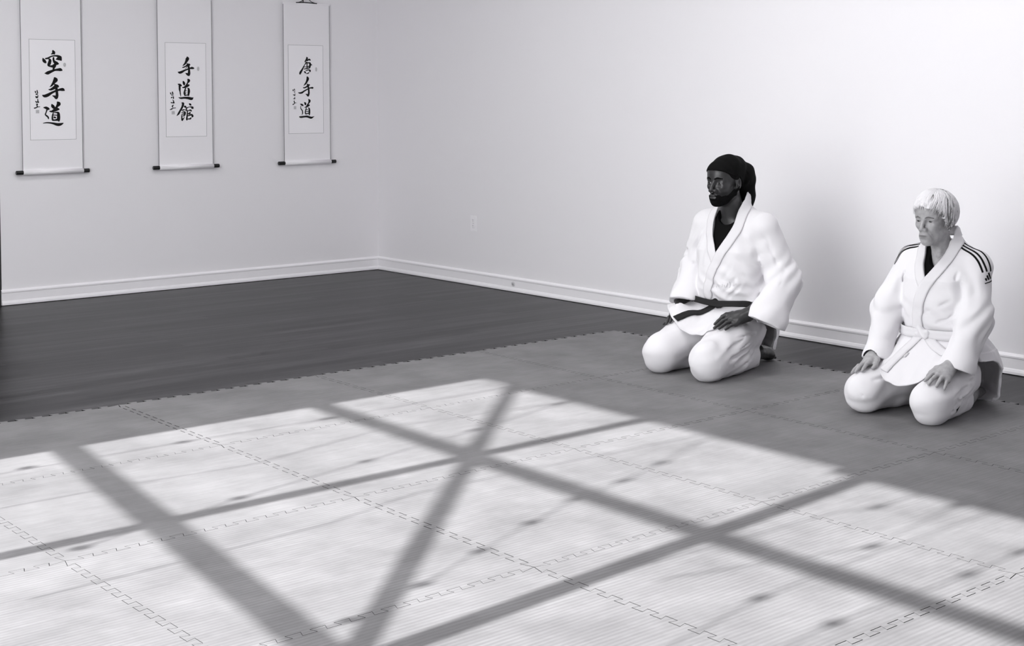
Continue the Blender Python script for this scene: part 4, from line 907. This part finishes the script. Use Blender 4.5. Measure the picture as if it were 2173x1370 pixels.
    HL = hand_pts((.165, .178, .238), (.20, .0), -1, top, .95, .15, .008, .001)
    HR = hand_pts((.160, -.203, .240), (.17, -.015), 1, top, .95, .10, .008, .001)
    FT = {1: ((-.14, .095, .06), (-.27, .070, .035)), -1: ((-.14, -.095, .06), (-.27, -.065, .035))}
    def body(P):
        d = head_sdf(P, HO, HS, HY, HP, True)
        d = U(.03, d, rc(P, (.0, 0, .80), (-.075, 0, .69), .046, .050))
        d = sm(d, rc(P, (-.02, .03, .78), (-.01, .012, .685), .010, .008), .012)           # neck tendon
        d = U(.04, d, loft(P, [(.16, -.11, .10, .14), (.33, -.07, .09, .125), (.5, -.06, .10, .15), (.60, -.07, .09, .16), (.68, -.08, .055, .10)]))
        for s, H in ((1, HL), (-1, HR)):
            q = SL[s]; el = np.array(q[1])+(0, 0, -.015)
            arm = chain(P, [(-.08, s*.16, .63), el, H['wrist']], [.045, .036, .0235], .02)
            d = sm(d, sm(arm, hand_sdf(P, H), .015), .03)
            lg = LEG[0 if s > 0 else 1]
            g = U(.02, rc(P, lg[1], lg[2], .068, .05), rc(P, (lg[2][0]-.02, lg[2][1], .07), lg[3], .045, .034))
            hl, bl_ = FT[s]
            ft = U(.025, rc(P, lg[3], hl, .036, .036), rc(P, (-.16, hl[1], .055), bl_, .030, .027), rc(P, (bl_[0], bl_[1]-s*.02, .030), (bl_[0], bl_[1]+s*.022, .028), .023, .020))
            for k in range(5):
                y = bl_[1]-s*(.025-.013*k); rr = [.011, .0085, .008, .0075, .007][k]
                ft = sm(ft, rc(P, (bl_[0]-.012, y, .025), (bl_[0]-.045+.005*k, y, .014), rr, rr*.9), .006)
            d = sm(d, sm(g, ft, .02), .03)
        return np.maximum(d, .001-P.z)
    bd = sdf_obj('body', body, (-.36, -.34, -.01), (.44, .34, .98), .0028, M['skinL'], root)
    hf = head_frame(HO, HS, HY, HP); hm = np.array(Matrix.Rotation(HY, 3, 'Z') @ Matrix.Rotation(HP, 3, 'Y'))
    def pig(c):
        q = (c-np.array(HO))@hm/HS; g = lambda x: 1/(1+np.exp(-np.clip(x, -30, 30)))
        lip = g(5*(1-((q[:, 1]/.0225)**2+((q[:, 2]+.0722)/.0075)**2)))*(q[:, 0] > .08)
        lid = np.exp(-(((np.abs(q[:, 1])-.034)/.017)**2+((q[:, 2]-.000)/.008)**2))*(q[:, 0] > .05)
        return 1-.45*lip-.30*lid
    tone(bd, pig); eyes(bd, hf, HS)
    hd = lambda P: head_sdf(P, HO, HS, HY, HP, True)
    def hloc(P): return Pts(((P.p-np.asarray(HO, f32))@hm.astype(f32))/HS)
    for s in (1, -1):
        surf_strip('eyebrow', hd, [hf((.095, s*.012, .017)), hf((.09, s*.028, .0215)), hf((.072, s*.047, .0165))], [.003, .006, .003], .0012, M['browL'], root, -.0004, 14, 3)
    # --- short hair: a cap with a swept fringe, covered in locks
    EX, EZ = [-.2, -.10, -.075, -.045, -.02, .005, .03, .050, .070, .12], [-.098, -.098, -.092, -.078, -.052, -.026, .008, .034, .060, .072]
    def cap(P):
        q = hloc(P)
        d = np.minimum(ell(q, (-.018, 0, .040), (.107, .088, .091)), hd(P)/HS)-.007
        d = sm(d, ell(q, (-.060, 0, .012), (.066, .080, .082)), .03)
        d = d + .0022*np.sin(q.x*130+q.z*60+np.sin(q.y*70)*1.5)
        edge = np.interp(q.x, EX, EZ) + .006*np.sin(q.y*110+q.x*80)
        return np.maximum(d, edge-q.z)*HS
    hair = sdf_obj('hair', cap, (-.16, -.12, .74), (.15, .12, 1.0), .0028, [M['hairW'], M['hairG']], root)
    def hcol(c):
        q = (c-np.array(HO))@hm/HS
        return np.where((np.abs(q[:, 1]) > .052) & (q[:, 2] < .075) & (np.sin(q[:, 0]*260+q[:, 2]*60+np.sin(q[:, 2]*90)) > -.35), 1, 0)
    face_mats(hair, hcol)
    rnd = random.Random(11); bm = bmesh.new(); bg = bmesh.new()
    def caps(P): q = hloc(P); return sm(np.minimum(ell(q, (-.018, 0, .040), (.107, .088, .091)), hd(P)/HS)-.007, ell(q, (-.060, 0, .012), (.066, .080, .082)), .03)*HS
    cen = np.array((-.018, 0, .03)); N = 10; PTS = []; strands = []
    def add(root, end, bow, wav, c, col):
        u = np.array(root)-cen; v = np.array(end)-cen; u /= np.linalg.norm(u); v /= np.linalg.norm(v); w = np.cross(u, v); w /= max(np.linalg.norm(w), 1e-6); om = math.acos(float(np.clip(u@v, -1, 1)))
        for j in range(N):
            t = j/(N-1); e = (math.sin((1-t)*om)*u+math.sin(t*om)*v)/math.sin(om) + w*(bow*math.sin(PI*t)+wav*math.sin(2.2*PI*t+c*6))
            PTS.append(hf(cen+e/np.linalg.norm(e)*.115))
        strands.append((c, col))
    for i in range(560):                                               # top and swept fringe, parted a little to her left
        c = rnd.random(); left = rnd.random() < .33
        ph = math.radians(rnd.uniform(18, 68) if left else rnd.uniform(-85, 22)); zz = np.interp(math.degrees(ph), [-85, -50, -25, 5, 22, 45, 68], [.030, .040, .050, .066, .062, .045, .015])+.010*rnd.random()-(.022*rnd.random() if rnd.random() < .15 else 0)
        add((rnd.uniform(-.03, .025), .022+rnd.uniform(-.012, .012), .128), (.102*math.cos(ph)-.01, .082*math.sin(ph), zz), (.16 if left else -.26)*rnd.uniform(.3, 1), .014*rnd.random(), c, 1 if (c < (.55 if left else .10)) else 0)
    for i in range(760):                                               # sides and back
        c = rnd.random(); ph = math.radians(rnd.uniform(58, 302)); sd = max(0, math.sin(ph)); bk = max(0, -math.cos(ph))
        add((-.04+rnd.uniform(-.03, .03), .012+rnd.uniform(-.03, .03), .130), (.085*math.cos(ph)-.02, .085*math.sin(ph), -.050-.040*bk-.025*rnd.random()+.05*max(0, math.cos(ph))+(.045*rnd.random() if rnd.random() < .5 else 0)), .10*math.sin(ph)*rnd.uniform(-.4, 1), .035*rnd.random(), c, 1 if c < .2+.55*max(0, math.sin(ph)) else 0)
    PTS = np.array(PTS); Q, nr = onsurf(caps, PTS, 0, 6)
    for i, (c, col) in enumerate(strands):
        seg = Q[i*N:(i+1)*N]; nn = nr[i*N:(i+1)*N]; r0 = .0011+.0013*c; s0 = rnd.randint(0, 2)
        pts = [seg[j]+nn[j]*(.0008+.0042*math.sin(PI*j/(N-1))*rnd.random()**2*0 + .0035*math.sin(PI*j/(N-1))*c) for j in range(s0, N)]
        rr = [r0*(.35+.65*math.sin(PI*min(1, .15+j/(N-1)*.9))) + .0002 for j in range(s0, N)]; rr[-1] = .0003
        tube(bg if col else bm, pts, rr, 5)
    me = bpy.data.meshes.new('hair_locks'); bm.to_mesh(me); bm.free(); link('hair_locks', me, M['hairW'], hair, True)
    me = bpy.data.meshes.new('grey_locks'); bg.to_mesh(me); bg.free(); link('grey_locks', me, M['hairG'], hair, True)
    # thin necklace with a small pendant
    nb = lambda P: U(.03, rc(P, (.0, 0, .80), (-.075, 0, .69), .046, .050), torso(P)+.012)
    surf_strip('necklace', nb, [(-.05, .05, .715), (-.01, .035, .685), (.02, .006, .655)], .0022, .0012, M['silver'], root, .001, 20, 1)

build_man(); build_woman()


# ------------------------------------------------------------------ light: sun and sky through the window, added ceiling fill panels
def light(name, kind, loc, energy, **kw):
    l = bpy.data.lights.new(name, kind); l.energy = energy
    for k, v in kw.items(): setattr(l, k, v)
    o = bpy.data.objects.new(name, l); C.objects.link(o); o.location = loc; return o
sun = light('sun', 'SUN', (-12, -3, 6), SUN_E, angle=math.radians(.53))
sun.rotation_euler = Vector((math.cos(math.radians(30)), 0, -math.sin(math.radians(30)))).to_track_quat('-Z', 'Y').to_euler()
wl = bpy.data.worlds.new('sky'); bpy.context.scene.world = wl; wl.use_nodes = True
wl.node_tree.nodes['Background'].inputs[0].default_value = (.97, .98, 1, 1); wl.node_tree.nodes['Background'].inputs[1].default_value = SKY_E
po = light('window_portal', 'AREA', (XL-T-.02, (y_hi+y_lo)/2, (SILL+WT)/2), 1, shape='RECTANGLE', size=WT-SILL+.1, size_y=y_hi-y_lo+.1)
po.rotation_euler = (0, -PI/2, 0); po.data.cycles.is_portal = True
for k, (x, y, e) in enumerate(FILL_LAMPS):
    f = empty('ceiling_fill', (x, y, ZC), 'white rectangular fill panel added on the ceiling, %s from the near wall' % ORD[k], 'ceiling light', 'ceiling fill panels')
    b = bmesh.new(); box(b, -.62, .62, -.32, -.30, -.05, 0); box(b, -.62, .62, .30, .32, -.05, 0); box(b, -.62, -.60, -.30, .30, -.05, 0); box(b, .60, .62, -.30, .30, -.05, 0); from_bm('frame', b, M['trim'], f)
    md = bpy.data.materials.new('fill_diffuser'); md.use_nodes = True; bs = md.node_tree.nodes['Principled BSDF']
    bs.inputs['Emission Color'].default_value = (1, 1, 1, 1); bs.inputs['Emission Strength'].default_value = e
    b = bmesh.new(); box(b, -.60, .60, -.30, .30, -.04, -.03); from_bm('diffuser', b, md, f)

# ------------------------------------------------------------------ camera
cd = bpy.data.cameras.new('camera'); co = bpy.data.objects.new('camera', cd); C.objects.link(co)
co.location = CAM
co.matrix_world = Matrix(((Rt.x, -Dn.x, -Fw.x, CAM.x), (Rt.y, -Dn.y, -Fw.y, CAM.y), (Rt.z, -Dn.z, -Fw.z, CAM.z), (0, 0, 0, 1)))
cd.sensor_fit = 'HORIZONTAL'; cd.sensor_width = 36
zx, zy, zw = ZOOM or (0, 0, IW)
sc = IW/zw; fp, cx_, cy_ = FPX*sc, (PX-zx)*sc, (PY-zy)*sc
cd.lens = fp/IW*36; cd.shift_x = (IW/2-cx_)/IW; cd.shift_y = (cy_-IH/2)/IW; cd.clip_start = .05
S = bpy.context.scene; S.camera = co
S.view_settings.view_transform = 'Standard'; S.view_settings.look = 'None'; S.view_settings.gamma = 1; S.view_settings.use_curve_mapping = False
S.view_settings.exposure = EXPO
S.render.film_transparent = False
S.cycles.use_denoising = True; S.cycles.max_bounces = 10; S.cycles.diffuse_bounces = 6; S.cycles.sample_clamp_indirect = 6
